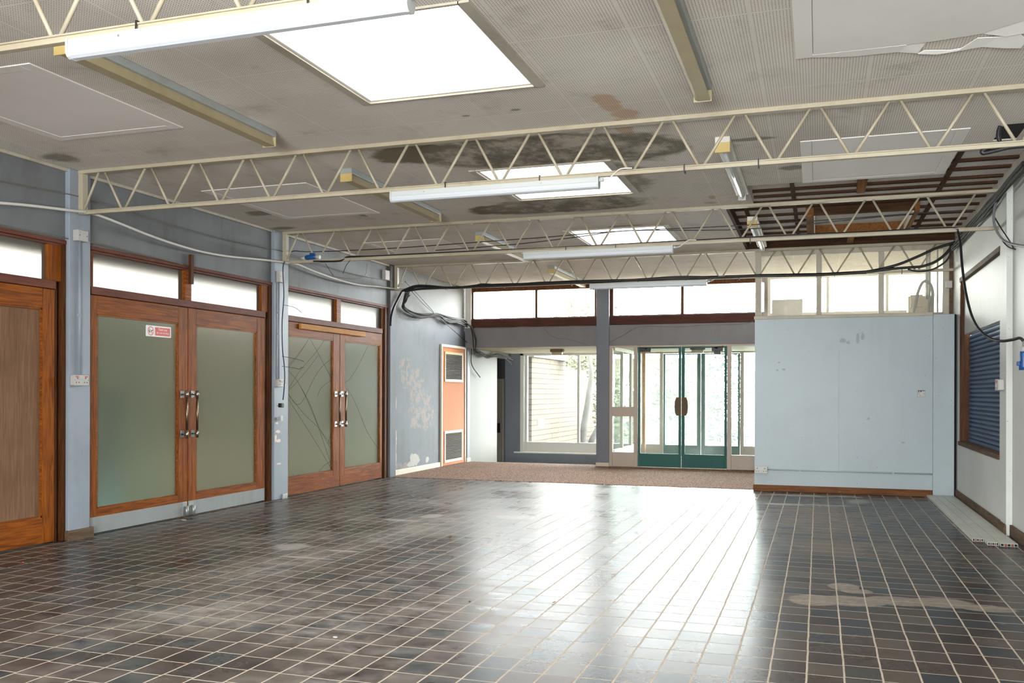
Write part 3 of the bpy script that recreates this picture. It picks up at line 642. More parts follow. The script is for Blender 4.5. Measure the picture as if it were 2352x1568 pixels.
# ---- timber glazed doors on the left
def door_bay(n, label, y0, y1, l0, lm0, lm1, l1, gl, gr, handles, kick, infill, trans, mull):
    R_ = struct(empty('door_%d' % n, (-6.13, (y0+y1)/2, 0)), label, 'double door')
    m = MB()
    m.box(-6.19, -6.068, y0, l0-.003, 0.001, 2.549, .003)
    m.box(-6.19, -6.135, l1+.003, y1, 0.001, 2.549, .003); m.box(-6.135, -6.068, l1+.075, y1, 0.001, 2.549, .003); m.box(-6.135, -6.09, l1+.006, l1+.035, 0.001, 2.5, .003)
    m.build('jamb', M['wood_dark'], R_)
    m = MB(); m.box(-6.19, -6.062, y0, y1, 2.515, 2.549, .004); m.box(-6.19, -6.08, y0, y1, 2.495, 2.515, .003)
    m.build('head', M['wood_red'], R_)
    m = MB(); m.box(-6.17, -6.066, l0, l1, 2.125, 2.195, .004); m.box(-6.17, -6.132, l0+(.9 if n == 2 else 0), l1, 2.09, 2.125); m.build('transom_rail', M['wood_red'], R_)
    m = MB(); m.box(-6.17, -6.078, mull[0], mull[1], 2.195, 2.50, .003); m.build('mullion', M['wood_h'], R_)
    m = MB(); m.box(-6.16, -6.085, l0, trans[0], 2.195, 2.5); m.box(-6.16, -6.085, trans[3], l1+.07, 2.195, 2.5); m.build('transom_bead', M['wood'], R_)
    for a, b in ((trans[0], trans[1]), (trans[2], trans[3])):
        box('transom_pane', M['obscure_top'], -6.128, -6.120, a-.01, b+.01, 2.19, 2.505, R_)
    for (a, b, g_, hy, kk) in ((l0, lm0, gl, handles[0], kick[0]), (lm1, l1, gr, handles[1], kick[1])):
        X0, X1 = -6.125, -6.08
        m = MB()
        m.box(X0, X1, a, g_[0], .012, 2.121, .004); m.box(X0, X1, g_[1], b, .012, 2.121, .004)
        lf = m.build('leaf', M['wood'], R_)
        m = MB()
        m.box(X0+.001, X1-.001, g_[0], g_[1], .012, .225, .003); m.box(X0+.001, X1-.001, g_[0], g_[1], 1.955, 2.121, .003)
        m.build('rail', M['wood_h'], lf)
        m = MB(); t = .014
        m.box(-6.10, X1-.004, g_[0]-.001, g_[0]+t, .225, 1.955); m.box(-6.10, X1-.004, g_[1]-t, g_[1]+.001, .225, 1.955)
        m.box(-6.10, X1-.004, g_[0], g_[1], .224, .225+t); m.box(-6.10, X1-.004, g_[0], g_[1], 1.955-t, 1.956)
        m.build('glazing_bead', M['wood_h'], lf)
        if infill:
            box('infill_panel', M['ply'], -6.115, -6.103, g_[0]-.005, g_[1]+.005, .22, 1.96, lf, label='plywood sheet in place of the glass')
        else:
            box('glass_pane', M['obscure'], -6.112, -6.104, g_[0]-.005, g_[1]+.005, .22, 1.96, lf)
        if kk:
            box('kick_plate', M[kk], X1-.0005, X1+(.003 if kk == 'kick' else .0015), a+.004, b-.004, .014, .155, lf)
        if hy:
            m = MB(); m.tube([(-6.02, hy, .80), (-6.02, hy, 1.28)], .0125, 12); h = m.build('handle', M['dark_tube'], lf, 'worn metal pull handle')
            m = MB()
            for z in (.84, 1.24):
                m.box(X1, X1+.006, hy-.028, hy+.028, z-.036, z+.036, .002); m.tube([(X1, hy, z), (-6.00, hy, z)], .009, 10)
                m.tube([(-6.02, hy, z-.04), (-6.02, hy, z+.04)], .0145, 12)
            m.build('handle_bracket', M['chrome'], lf, 'chrome handle bracket')
    return R_
d1 = door_bay(1, 'timber double doors infilled with plywood sheet, nearest on the glazed side', 3.36, 6.235, 3.40, 4.74, 4.75, 6.125, (3.49, 4.60), (4.87, 5.998), (None, None), (None, None), True, (3.46, 4.70, 4.80, 6.06), (4.70, 4.80))
d2 = door_bay(2, 'timber glazed double doors with the no smoking sign', 6.475, 9.345, 6.515, 7.842, 7.852, 9.215, (6.603, 7.70), (7.98, 9.062), (7.755, 7.918), ('kick', 'kick'), False, (6.56, 7.80, 7.90, 9.16), (7.80, 7.90))
d3 = door_bay(3, 'timber glazed double doors with cracked panes next to the peeling wall', 9.645, 12.42, 9.66, 10.977, 10.985, 12.235, (9.712, 10.808), (11.12, 12.185), (10.875, 11.045), ('wood_kick', 'wood_kick'), False, (9.69, 10.89, 11.005, 12.30), (10.89, 11.005))
# floor springs of the middle pair
lf = [c for c in d2.children if c.name.startswith('leaf')]
for l_, yy in zip(lf, (7.80, 7.905)):
    m = MB(); m.box(-6.079, -6.073, yy-.04, yy+.03, .02, .15, .002); m.cyl((-6.055, yy+.005, .02), (-6.055, yy+.005, .105), .018, 12); m.box(-6.075, -6.04, yy-.015, yy+.025, .105, .113)
    m.build('floor_spring', M['steel'], l_)
# cracks in the end pair
lf3 = [c for c in d3.children if c.name.startswith('leaf')]
for L in CAB['cracks']:
    k = 1 if sum(p[0] for p in L)/len(L) > 11.05 else 0
    lim = (9.715, 10.805) if k == 0 else (11.123, 12.182)
    P_ = [Vector((-6.1028, min(max(y, lim[0]), lim[1]), z)) for y, z in L]
    P_ = [p for i, p in enumerate(P_) if i == 0 or (p-P_[i-1]).length > .004]
    if len(P_) < 2: continue
    MB().tube(catmull(P_, 6), .0016, 4).build('crack', M['ink'], lf3[k])
# timber fixings on the doors
tag(box('timber_batten', M['wood_new'], -6.079, -6.045, 9.95, 11.66, 2.045, 2.112, bev=.004), 'raw pine plank nailed across the top of the cracked doors', 'plank')
m = MB(); m.box(-6.064, -6.03, 7.83, 7.875, 2.36, 2.66, .004)
tag(m.build('hook_plate', M['wood_dark']), 'dark bracket fixed over the head of the doors with the sign', 'bracket')

# ---- far left wall with the access panel
m = MB(); m.box(-6.2, XL, 12.62, 15.62, 0, ZC-.001)
struct(m.build('wall_far_left', M['peel']), 'peeling pale blue plaster wall next to the peach panel', 'wall')
struct(box('trim_8', M['column'], -6.2, -6.045, 15.62, 15.757, -.6, ZC-.001), 'dark grey corner post where the wall meets the beam', 'post')
skirt('baseboard_far_left', 'chipped cream skirting under the peeling wall', 'cream_trim', XL, XL+.02, 12.63, 14.41, .085)
skirt('baseboard_far_left_corner', 'short cream skirting return by the corner post', 'cream_trim', -6.045, -6.025, 15.57, 15.75, .075)
r = tag(empty('access_panel', (-6.07, 15.0, 0)), 'peach service panel with two louvred grilles in the peeling wall', 'access panel')
m = MB()
m.box(XL, -6.045, 14.42, 14.465, .008, 2.085, .003); m.box(XL, -6.045, 15.52, 15.565, .008, 2.085, .003); m.box(XL, -6.045, 14.465, 15.52, 2.04, 2.085, .003)
m.build('frame', M['cream_trim'], r)
box('panel_board', M['peach'], XL, -6.062, 14.466, 15.519, .01, 2.039, r)
for z0, z1, mt in ((1.445, 1.965, 'brass_grille'), (.055, .60, 'cream_trim')):
    m = MB(); a, b, t = 14.575, 15.42, .045
    m.box(-6.062, -6.05, a, a+t, z0, z1, .002); m.box(-6.062, -6.05, b-t, b, z0, z1, .002); m.box(-6.062, -6.05, a+t, b-t, z0, z0+t, .002); m.box(-6.062, -6.05, a+t, b-t, z1-t, z1, .002)
    gf = m.build('grille', M[mt], r)
    box('grille_back', M['black_shade'], -6.0615, -6.0605, a+t, b-t, z0+t, z1-t, gf)  # black sheet gives the shade behind the slats
    m = MB(); k = 17
    for i in range(k):
        z = z0+t+(z1-z0-2*t)*(i+.5)/k
        m.prism([(-6.060, z+.004), (-6.046, z-.006), (-6.046, z-.009), (-6.060, z+.001)], 'y', a+t, b-t)
    m.build('slats', M['grille'], gf)

# ---- lobby beyond the carpet
m = MB(); m.box(-6.2, XL, 15.757, 17.35, -.6, 2.068); m.box(-6.2, XL, 17.35, 18.2, 1.96, 2.068)
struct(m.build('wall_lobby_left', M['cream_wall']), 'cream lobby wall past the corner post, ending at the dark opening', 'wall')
m = MB(); m.box(-6.3, 1.75, 15.62, 18.62, 2.07, 2.36)
struct(m.build('ceiling_lobby', M['cream_trim']), 'cream soffit over the lobby and vestibule', 'ceiling')
m = MB()
m.box(-7.75, -7.65, 17.1, 18.45, -.6, 2.068); m.box(-7.65, -6.2, 18.30, 18.45, -.6, 2.068); m.box(-7.65, -6.2, 17.1, 17.2, -.6, 2.068); m.box(-7.75, -6.305, 17.1, 18.45, 2.07, 2.15)
struct(m.build('wall_corridor', M['corridor_shade']), 'corridor walls coloured dark as if unlit, through the dark opening', 'wall')
r = struct(empty('door_6', (-6.45, 18.28, -.6)), 'corridor door with a lock, its dimness in the colour, inside the dark opening', 'door')
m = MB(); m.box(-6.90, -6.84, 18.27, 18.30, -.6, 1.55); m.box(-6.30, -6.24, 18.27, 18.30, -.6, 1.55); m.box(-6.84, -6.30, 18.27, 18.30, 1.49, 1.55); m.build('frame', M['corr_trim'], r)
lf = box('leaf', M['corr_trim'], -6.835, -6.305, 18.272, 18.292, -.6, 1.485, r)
box('lock', M['black_shade'], -6.40, -6.33, 18.255, 18.272, .42, .62, lf)
m = MB(); m.box(-6.2, -5.87, 18.2, 18.4, -.6, 2.068); m.box(-5.87, -3.40, 18.2, 18.4, -.6, .03)
struct(m.build('wall_lobby_back', M['column']), 'grey pier and low wall under the lobby window', 'wall')
r = struct(empty('window_7', (-4.6, 18.25, .03)), 'wide white framed lobby window onto the brick wall and tree', 'window')
m = MB(); m.box(-5.87, -5.80, 18.2, 18.28, .03, 2.068, .004); m.box(-5.78, -5.72, 18.22, 18.30, .06, 2.04, .004); m.box(-5.87, -3.42, 18.2, 18.28, 2.025, 2.068, .004)
m.box(-4.655, -4.605, 18.22, 18.28, .25, 2.03, .004); m.build('frame', M['white_trim'], r)
box('sill', M['white_trim'], -5.98, -3.42, 18.12, 18.32, .012, .040, r, .004)
box('bottom_panel', M['panel_white'], -5.80, -3.42, 18.225, 18.27, .04, .245, r)
box('pane', M['glass'], -5.80, -3.42, 18.245, 18.251, .245, 2.03, r)

# ---- beam, column and clerestory over it
struct(box('wall_back_beam', M['beam'], -6.045, -.78, 15.50, 15.62, 2.07, 2.423, bev=.004), 'grey boxed beam spanning over the green doors', 'beam')
r = struct(empty('trim_9', (-3.5, 15.54, 0)), 'grey column standing beside the lobby window', 'column')
box('shaft', M['column'], -3.612, -3.392, 15.455, 15.72, .07, ZC-.001, r, .005)
box('base_block', M['cream_trim'], -3.616, -3.388, 15.447, 15.73, .006, .07, r, .003)
for n, x0, x1, gs, lb in ((8, -6.045, -3.612, ((-5.897, -4.737), (-4.695, -3.66)), 'clerestory window above the lobby opening'), (9, -3.392, -.78, ((-3.335, -2.186), (-2.137, -.84)), 'clerestory window above the green doors')):
    r = struct(empty('window_%d' % n, ((x0+x1)/2, 15.55, 2.42)), lb, 'window')
    m = MB()
    if n == 8:
        box('side_strip', M['white_trim'], -6.045, -5.93, 15.505, 15.60, 2.425, ZC-.001, r); x0 = -5.93
    m.box(x0, x1, 15.53, 15.60, 3.07, ZC-.001, .003); m.box(x0, x1, 15.53, 15.60, 2.565, 2.59, .003)
    e = [x0] + [v for g_ in gs for v in g_] + [x1]
    for i in range(0, len(e), 2): m.box(e[i], e[i+1], 15.53, 15.60, 2.59, 3.07, .003)
    m.build('frame', M['wood_dark'], r)
    box('sill_board', M['wood_redx'], x0+.002, x1-.002, 15.495, 15.60, 2.425, 2.575, r, .004)
    for a, b in gs: box('pane', M['glass'], a-.01, b+.01, 15.562, 15.568, 2.58, 3.08, r)

# ---- glazed screens and green doors
def screen(n, Y, label, plates):
    R_ = struct(empty('door_%d' % n, (-2.16, Y, 0)), label, 'double door')
    m = MB()
    m.box(-3.392, -3.335, Y-.02, Y+.06, .006, 2.068, .003); m.box(-2.967, -2.905, Y-.02, Y+.07, .006, 2.068, .003); m.box(-1.418, -1.352, Y-.02, Y+.07, .006, 2.068, .003)
    m.box(-3.335, -2.967, Y-.01, Y+.05, 2.04, 2.068, .002); m.box(-2.905, -1.418, Y-.01, Y+.05, 2.04, 2.068, .002); m.box(-1.352, -.79, Y-.01, Y+.05, 2.04, 2.068, .002)
    m.box(-3.335, -2.967, Y-.005, Y+.05, .006, .25, .003); m.box(-1.352, -.79, Y-.005, Y+.05, .006, .245, .003)
    m.box(-3.335, -2.967, Y-.005, Y+.05, .862, 1.025, .003) if plates else None
    m.build('frame', M['stone_trim'], R_)
    for a, b, z0, z1 in ((-3.335, -2.967, .25, 2.04), (-1.352, -.79, .245, 2.04)):
        box('side_pane', M['glass_dirty'], a-.005, b+.005, Y+.025, Y+.031, z0-.005, z1+.005, R_)
    sw = .042 if plates else .07
    for a, b, ga, gb in ((-2.9, -2.172, -2.862, -2.172-sw), (-2.164, -1.424, -2.164+sw+.008, -1.464)):
        m = MB(); m.box(a, ga, Y, Y+.04, .015, 2.036, .003); m.box(gb, b, Y, Y+.04, .015, 2.036, .003); m.box(ga, gb, Y, Y+.04, .015, .24, .003); m.box(ga, gb, Y, Y+.04, 2.012, 2.036, .003)
        lf = m.build('leaf', M['green'], R_)
        box('glass_pane', M['glass_dirty'], ga-.005, gb+.005, Y+.017, Y+.023, .235, 2.018, lf)
        if plates:
            s = -1 if a < -2.5 else 1
            x0 = -2.173 if s < 0 else -2.163
            poly = [(x0, .885), (x0+s*.075, .885), (x0+s*.10, .94), (x0+s*.106, 1.04), (x0+s*.10, 1.13), (x0+s*.078, 1.19), (x0, 1.19)]
            MB().prism(poly, 'y', Y-.012, Y-.001).build('push_plate', M['card'], lf, 'brown push plate')
            cx_ = -2.765 if s < 0 else -1.575
            m = MB(); m.box(cx_-.09, cx_+.09, Y-.05, Y-.001, 1.955, 2.03, .004); m.tube([(cx_, Y-.05, 2.0), (cx_-.05*s, Y-.16, 2.01), (cx_+.10*s, Y-.05, 2.03)], .008, 6)
            if s > 0: m.box(cx_-.055, cx_+.055, Y-.055, Y-.001, 1.90, 1.96, .004)
            m.build('closer', M['black'], lf, 'black door closer')
    return R_
screen(4, 15.50, 'green painted glazed double doors with brown push plates, inner pair', True)
screen(5, 18.20, 'outer green glazed doors seen through the vestibule', False)
r = struct(empty('window_10', (-3.37, 16.9, 0)), 'glazed side screen of the vestibule', 'window')
m = MB(); m.box(-3.40, -3.35, 15.73, 18.195, -.6, .27); m.box(-3.40, -3.35, 15.73, 18.195, 2.0, 2.068)
for yy in (16.42, 17.25, 18.10): m.box(-3.395, -3.345, yy, yy+.05, .27, 2.0)
m.build('frame', M['cream_trim'], r)
box('pane', M['glass_dirty'], -3.377, -3.371, 15.74, 18.19, .265, 2.005, r)
struct(box('trim_10', M['wood_new'], -3.30, -3.235, 18.06, 18.13, 0, 2.068), 'upright timber post in the vestibule corner', 'post')
m = MB(); m.box(-.74, -.66, 15.62, 18.4, 0, 2.068)
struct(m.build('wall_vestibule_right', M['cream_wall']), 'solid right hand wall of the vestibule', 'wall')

# ---- partition and the room behind it
m = MB(); m.box(-.78, .2485, 12.33, 12.45, .002, 2.218); m.box(.2505, 1.332, 12.33, 12.45, .002, 2.218); m.box(.24, .26, 12.34, 12.44, .002, 2.215)
struct(m.build('wall_back_right', M['pale_blue']), 'pale blue boarded partition with a vertical joint', 'wall')
struct(box('trim_11', M['pale_blue'], 1.334, 1.572, 12.318, 12.45, .002, 2.235, bev=.003), 'pale blue boxed pilaster at the end of the partition', 'post')
struct(box('trim_12', M['black_shade'], 1.573, 1.604, 12.40, 12.44, .002, 2.235), 'black strip coloured as the shaded gap between the pilaster and the right wall', 'gap')  # solid strip, black for the shade in the gap
struct(box('trim_13', M['clere_trim'], -.79, 1.333, 12.325, 12.70, 2.219, 2.262, bev=.004), 'dirty cream ledge on top of the partition', 'ledge')
skirt('baseboard_back_right', 'brown timber skirting along the foot of the partition', 'skirt', -.795, 1.332, 12.31, 12.329, .083)
r = struct(empty('window_11', (.4, 12.73, 2.262)), 'three pane interior clerestory over the partition', 'window')
m = MB()
m.box(-.80, -.72, 12.70, 12.76, 2.263, ZC-.001, .004); m.box(-.026, .042, 12.69, 12.76, 2.29, 3.085, .004); m.box(.731, .80, 12.69, 12.76, 2.29, 3.085, .004); m.box(1.487, 1.56, 12.70, 12.76, 2.263, ZC-.001, .004)
m.box(-.72, 1.487, 12.70, 12.76, 3.085, ZC-.001, .004); m.box(-.72, 1.487, 12.70, 12.76, 2.263, 2.29, .003)
m.build('frame', M['clere_trim'], r)
for a, b in ((-.72, -.026), (.042, .731), (.80, 1.487)): box('pane', M['glass_grimy'], a-.005, b+.005, 12.728, 12.733, 2.285, 3.09, r)
struct(box('trim_14', M['skirt_y'], 1.56, 1.604, 12.70, 12.76, 2.24, ZC-.001), 'stained strip between clerestory frame and right wall', 'trim')
m = MB(); m.box(-.78, -.72, 12.452, 15.50, 0, 2.218); m.box(-.78, 1.75, 15.50, 15.60, 0, 2.50)
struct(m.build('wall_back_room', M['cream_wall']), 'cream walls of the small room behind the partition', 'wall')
r = struct(empty('window_12', (.45, 15.55, 2.5)), 'high back window seen through the interior clerestory', 'window')
m = MB(); m.box(-.78, 1.605, 15.50, 15.58, 2.5, 2.56); m.box(-.78, 1.605, 15.50, 15.58, 3.11, 3.164)
for xx in (-.78, .12, 1.0, 1.56): m.box(xx, xx+.045, 15.50, 15.58, 2.56, 3.11)
m.build('frame', M['white_trim'], r)
box('pane', M['glass'], -.77, 1.60, 15.535, 15.541, 2.55, 3.12, r)

# ---- right wall
m = MB()
m.box(1.605, 1.80, 9.46, 9.57, 0, ZC-.001); m.box(1.605, 1.80, 12.12, 15.6, 0, ZC-.001); m.box(1.605, 1.80, 9.57, 12.12, 0, .65); m.box(1.605, 1.80, 9.57, 12.12, 2.645, ZC-.001)
m.box(1.595, 1.80, 9.20, 9.46, 0, ZC-.001); m.box(1.645, 1.80, -3.4, 9.20, 0, ZC-.001)
struct(m.build('wall_right', M['right_wall']), 'off-white right wall with the shuttered hatch', 'wall')
r = struct(empty('window_13', (1.66, 10.85, .65)), 'timber framed serving hatch in the right wall, upper part boarded white', 'hatch')
box('head', M['skirt_y'], 1.598, 1.70, 9.571, 12.119, 2.59, 2.644, r, .004)
box('jamb', M['wood_dark'], 1.603, 1.71, 12.055, 12.119, .70, 2.59, r, .003)
box('sill', M['skirt_y'], 1.585, 1.72, 9.571, 12.119, .652, .70, r, .006)
box('upper_board', M['right_wall'], 1.645, 1.66, 9.571, 12.054, 1.965, 2.589, r)
r = tag(empty('roller_shutter', (1.69, 10.8, .70)), 'blue roller shutter pulled down in the hatch', 'roller shutter')
m = MB(); nsl = 25; z0, z1 = .735, 1.955; p = (z1-z0)/nsl; prof = []
for i in range(nsl):
    z = z0+i*p
    for k in range(6):
        a = k/5
        prof.append((1.704-.015*math.sin(PI*a)**.6, z+p*(.10+.78*a)))
    prof.append((1.713, z+p*.90)); prof.append((1.713, z+p*.985))
prof += [(1.715, z1), (1.715, z0)]
m.prism(prof, 'y', 9.572, 12.05); m.build('slats', M['shutter'], r)
box('bottom_bar', M['shutter'], 1.685, 1.715, 9.572, 12.05, .702, .735, r, .003)
box('roller_box', M['black_shade'], 1.70, 1.78, 9.572, 12.05, 1.957, 2.1, r)
box('shutter_back', M['black_shade'], 1.73, 1.76, 9.572, 12.119, .70, 1.95, r)
skirt('baseboard_right', 'dark timber skirting below the shuttered hatch', 'skirt_y', 1.585, 1.604, 9.462, 12.40, .10)
skirt('baseboard_right_pilaster', 'skirting block round the right wall pilaster', 'skirt_y', 1.573, 1.594, 9.18, 9.462, .10)
skirt('baseboard_right_front', 'dark timber skirting along the near right wall', 'skirt_y', 1.62, 1.644, 2.0, 9.18, .10)

# front wall behind the camera, its unseen windows added to light the hall
r = struct(empty('wall_front', (-2.2, -3.35, 0)), 'front wall with added unseen windows behind the viewpoint', 'wall')
FWX0, FWX1, FWZ0, FWZ1 = -2.0, .8, .5, 2.5
m = MB(); m.box(-6.2, 1.8, -3.5, -3.4, 0, FWZ0); m.box(-6.2, 1.8, -3.5, -3.4, FWZ1, 3.27); m.box(-6.2, FWX0, -3.5, -3.4, FWZ0, FWZ1); m.box(FWX1, 1.8, -3.5, -3.4, FWZ0, FWZ1)
for k in range(1, 3): m.box(FWX0+(FWX1-FWX0)*k/3-.04, FWX0+(FWX1-FWX0)*k/3+.04, -3.5, -3.4, FWZ0, FWZ1)
m.build('frame', M['stone_trim'], r)
box('pane', M['glass'], FWX0, FWX1, -3.46, -3.452, FWZ0, FWZ1, r)
# ------------------------------------------------------------------ trusses
def make_truss(Y):
    r = tag(empty('roof_truss', (-2.2, Y, 2.785)), 'x', 'truss', 'cream lattice roof trusses')
    xe = 1.59
    MB().box(-6.034, xe, Y-.034, Y+.034, 3.134, 3.164, .003).build('top_chord', M['cream_metal'], r)
    m = MB(); m.box(-6.10+.07, xe, Y-.026, Y+.026, 2.812, 2.820, .002); m.box(-6.03, xe, Y-.018, Y+.018, 2.787, 2.813, .003)
    m.build('bottom_chord', M['cream_metal'], r)
    MB().box(-6.034, -5.985, Y-.03, Y+.03, 2.79, 3.150, .002).build('end_plate', M['cream_metal'], r)
    p = .4825
    tops = [-5.81+p*k for k in range(16)]
    bots = [-6.0] + [-5.584+p*k for k in range(15)]
    for k, tx in enumerate(tops):
        if tx > xe: break
        b0 = bots[k] + (.02 if k else .0)
        MB().tube([(b0, Y, 2.818), (tx-.033, Y, 3.138)], .0105, 8).build('web_rod', M['cream_metal'], r)
        if k+1 < len(bots) and bots[k+1] < xe:
            MB().tube([(tx+.033, Y, 3.138), (bots[k+1]-.02, Y, 2.818)], .0105, 8).build('web_rod', M['cream_metal'], r)
    return r
TL = ['cream lattice truss crossing overhead nearest, partly out of frame', 'cream lattice truss carrying the strip light in front of the mouldy rooflight',
      'cream lattice truss with the blue connector and single black cable', 'cream lattice truss loaded with the thick black cable bundle over the partition']
TY = [3.20, 6.36, 9.54, 12.58]
t0 = make_truss(TY[0])
trs = [t0]
for y in TY[1:]:
    trs.append(copy_tree(t0, (-2.2, y, 2.785)))
for t, lb in zip(trs, TL): t['label'] = lb

# ------------------------------------------------------------------ new white strip lights
def make_led(x0, x1, Y):
    r = tag(empty('strip_light', ((x0+x1)/2, Y, 2.70)), 'x', 'strip light', 'new white strip lights')
    z0, z1, h = 2.703, 2.784, .036
    MB().box(x0+.012, x1-.012, Y-h, Y+h, 2.745, z1, .004).build('body', M['white_plastic'], r)
    pr = [(Y-h+.002, 2.7455), (Y-h+.002, 2.728), (Y-h*.8, 2.713), (Y-h*.4, 2.705), (Y+h*.4, 2.705), (Y+h*.8, 2.713), (Y+h-.002, 2.728), (Y+h-.002, 2.7455)]
    MB().prism(pr, 'x', x0+.012, x1-.012).build('diffuser', M['diffuser'], r)
    pe = [(Y-h-.002, z1+.001), (Y-h-.002, 2.726), (Y-h*.8, 2.710), (Y-h*.4, z0), (Y+h*.4, z0), (Y+h*.8, 2.710), (Y+h+.002, 2.726), (Y+h+.002, z1+.001)]
    for a, b in ((x0, x0+.013), (x1-.013, x1)): MB().prism(pe, 'x', a, b).build('end_cap', M['white_plastic'], r)
    for xx in (x0+.28, x1-.42): MB().cyl((xx, Y-h-.002, 2.765), (xx, Y-h+.004, 2.765), .006, 10).build('screw', M['steel'], r)
    m = MB(); m.cyl((x1, Y, 2.765), (x1+.03, Y, 2.765), .014, 10); m.build('gland', M['white_plastic'], r)
    pts = [(x1+.03, Y, 2.765), (x1+.07, Y, 2.772), (x1+.11, Y-.01, 2.80), (x1+.16, Y-.03, 2.825), (x1+.24, Y-.032, 2.823)]
    MB().tube(pts, .005, 6, smooth_path=5).build('flex', M['white_cable'], r)
    return r
LL = ['white strip light slung under the nearest truss', 'white strip light under the truss before the mouldy rooflight', 'white strip light under the truss before the far rooflight', 'white strip light at the clerestory window, farthest away']
L0 = make_led(-3.075, -1.465, TY[0]-.012); L0['label'] = LL[0]
for y, lb, dx in zip(TY[1:], LL[1:], (.0, .045, .045)):
    c = copy_tree(L0, (L0.location[0]+dx, y-.012, 2.70)); c['label'] = lb
# cable ties that hold the strip lights and cables
ties = [(-2.72, 0), (-1.9, 0), (-2.63, 1), (-1.90, 1), (-.87, 1), (-.38, 1), (-2.56, 2), (-2.02, 2), (-.65, 2), (-2.35, 3), (-1.7, 3), (-4.9, 3), (-5.2, 3), (-4.3, 3), (-3.3, 3), (-1.0, 3), (.2, 3), (1.0, 3)]
tie0 = None
where = ['nearest truss', 'truss before the mouldy rooflight', 'truss with the blue connector', 'cable-laden truss over the partition']
cnt = {}
for x, k in ties:
    Y = TY[k]
    if tie0 is None:
        m = MB(); a, b = .030, .002
        m.box(x-.004, x+.004, Y-a-b, Y-a, 2.775, 2.825); m.box(x-.004, x+.004, Y+a, Y+a+b, 2.775, 2.825); m.box(x-.004, x+.004, Y-a-b, Y+a+b, 2.825, 2.827); m.box(x-.004, x+.004, Y-a-b, Y+a+b, 2.773, 2.775)
        o = tie0 = m.build('cable_tie', M['black'])
        b0 = o.location.copy(); bx, by = x, Y
    else:
        o = tie0.copy(); COL.objects.link(o); o.location = (b0[0]+x-bx, b0[1]+Y-by, b0[2])
    cnt[k] = cnt.get(k, 0)+1
    o['category'] = 'cable tie'; o['group'] = 'black cable ties on the ' + where[k]
    o['label'] = 'black cable tie wrapped round the bottom chord of the ' + where[k]

# ------------------------------------------------------------------ old ceiling battens
def make_old(x0, x1, y0, y1, cover):
    r = tag(empty('ceiling_batten_light', ((x0+x1)/2, (y0+y1)/2, ZC)), 'x', 'ceiling light', 'old yellowed ceiling lights' if cover else 'old bare ceiling lights')
    MB().box(x0, x1, y0, y1, 3.118, ZC-.001, .004).build('spine', M['fit_spine'] if cover else M['metal_white'], r)
    if cover:
        pr = [(x0+.004, 3.118), (x0+.012, 3.062), (x0+.03, 3.054), (x1-.006, 3.054), (x1-.012, 3.070), (x1-.024, 3.118)]
        MB().prism(pr, 'y', y0+.012, y1-.012).build('diffuser', M['fit_cover'], r)
        for a, b in ((y0, y0+.012), (y1-.012, y1)):
            MB().box(x0, x1, a, b, 3.05, 3.119, .002).build('end_cap', M['fit_end'] if a == y0 else M['fit_cover'], r)
    else:
        xm = (x0+x1)/2
        MB().prism([(xm-.03, 3.118), (xm-.022, 3.085), (xm+.022, 3.085), (xm+.03, 3.118)], 'y', y0+.03, y1-.05).build('tray', M['metal_white'], r)
        MB().tube([(xm, y0+.03, 3.078), (xm, y1-.03, 3.078)], .013, 10).build('lamp_tube', M['white_plastic'], r)
        MB().box(x0, x1, y0-.008, y0+.02, 3.045, 3.118, .002).build('end_cap', M['fit_end'], r)
        m = MB(); m.box(xm-.035, xm+.035, y1-.05, y1-.02, 3.06, 3.12, .003); m.build('lamp_holder', M['socket'], r)
    return r
OL = ['yellowed ceiling light behind the end of the nearest strip light', 'yellowed ceiling light crossing behind the strip light at the mouldy rooflight', 'yellowed ceiling light over the second pair of lattice bays', 'yellowed ceiling light near the far clerestory']
A0 = make_old(-3.855, -3.745, 3.87, 5.82, True); A0['label'] = OL[0]
for y, lb in zip((6.98, 10.22, 13.30), OL[1:]):
    c = copy_tree(A0, (A0.location[0], y+.955, ZC)); c['label'] = lb
c = copy_tree(A0, (-.675, 4.755, ZC)); c['label'] = 'yellowed ceiling light beside the torn white ceiling panel'
B0 = make_old(-.73, -.62, 6.95, 8.85, False); B0['label'] = 'bare ceiling light with tan end cap at the edge of the stripped ceiling'
c = copy_tree(B0, (B0.location[0], 11.15, ZC)); c['label'] = 'bare ceiling light hanging inside the stripped ceiling area'

# ------------------------------------------------------------------ white ceiling panels covering old rooflights
def cpanel(x0, x1, y0, y1, label):
    r = tag(empty('ceiling_panel', ((x0+x1)/2, (y0+y1)/2, ZC)), label, 'ceiling panel', 'white boards over old rooflights')
    m = MB(); t = .085; za, zb = ZC-.009, ZC-.001
    m.box(x0, x0+t, y0, y1, za, zb, .003); m.box(x1-t, x1, y0, y1, za, zb, .003); m.box(x0+t, x1-t, y0, y0+t, za, zb, .003); m.box(x0+t, x1-t, y1-t, y1, za, zb, .003)
    m.build('border', M['panel_white'], r)
    MB().box(x0+t+.003, x1-t-.003, y0+t+.003, y1-t-.003, ZC-.007, zb).build('board', M['panel_white'], r)
    return r
cpanel(-5.43, -4.32, 4.16, 5.52, 'white ceiling panel nearest over the timber doors')
cpanel(-5.53, -4.40, 7.32, 8.80, 'white ceiling panel beside the small brown stain, above the signed doors')
cpanel(-5.50, -4.42, 10.50, 11.85, 'white ceiling panel above the cracked glass doors')
cpanel(-.135, 1.03, 7.26, 8.69, 'white ceiling panel bordering the stripped timber ceiling')
r = tag(empty('ceiling_panel_torn', (.45, 4.8, ZC)), 'large white ceiling panel with a torn peeling corner', 'ceiling panel', None)
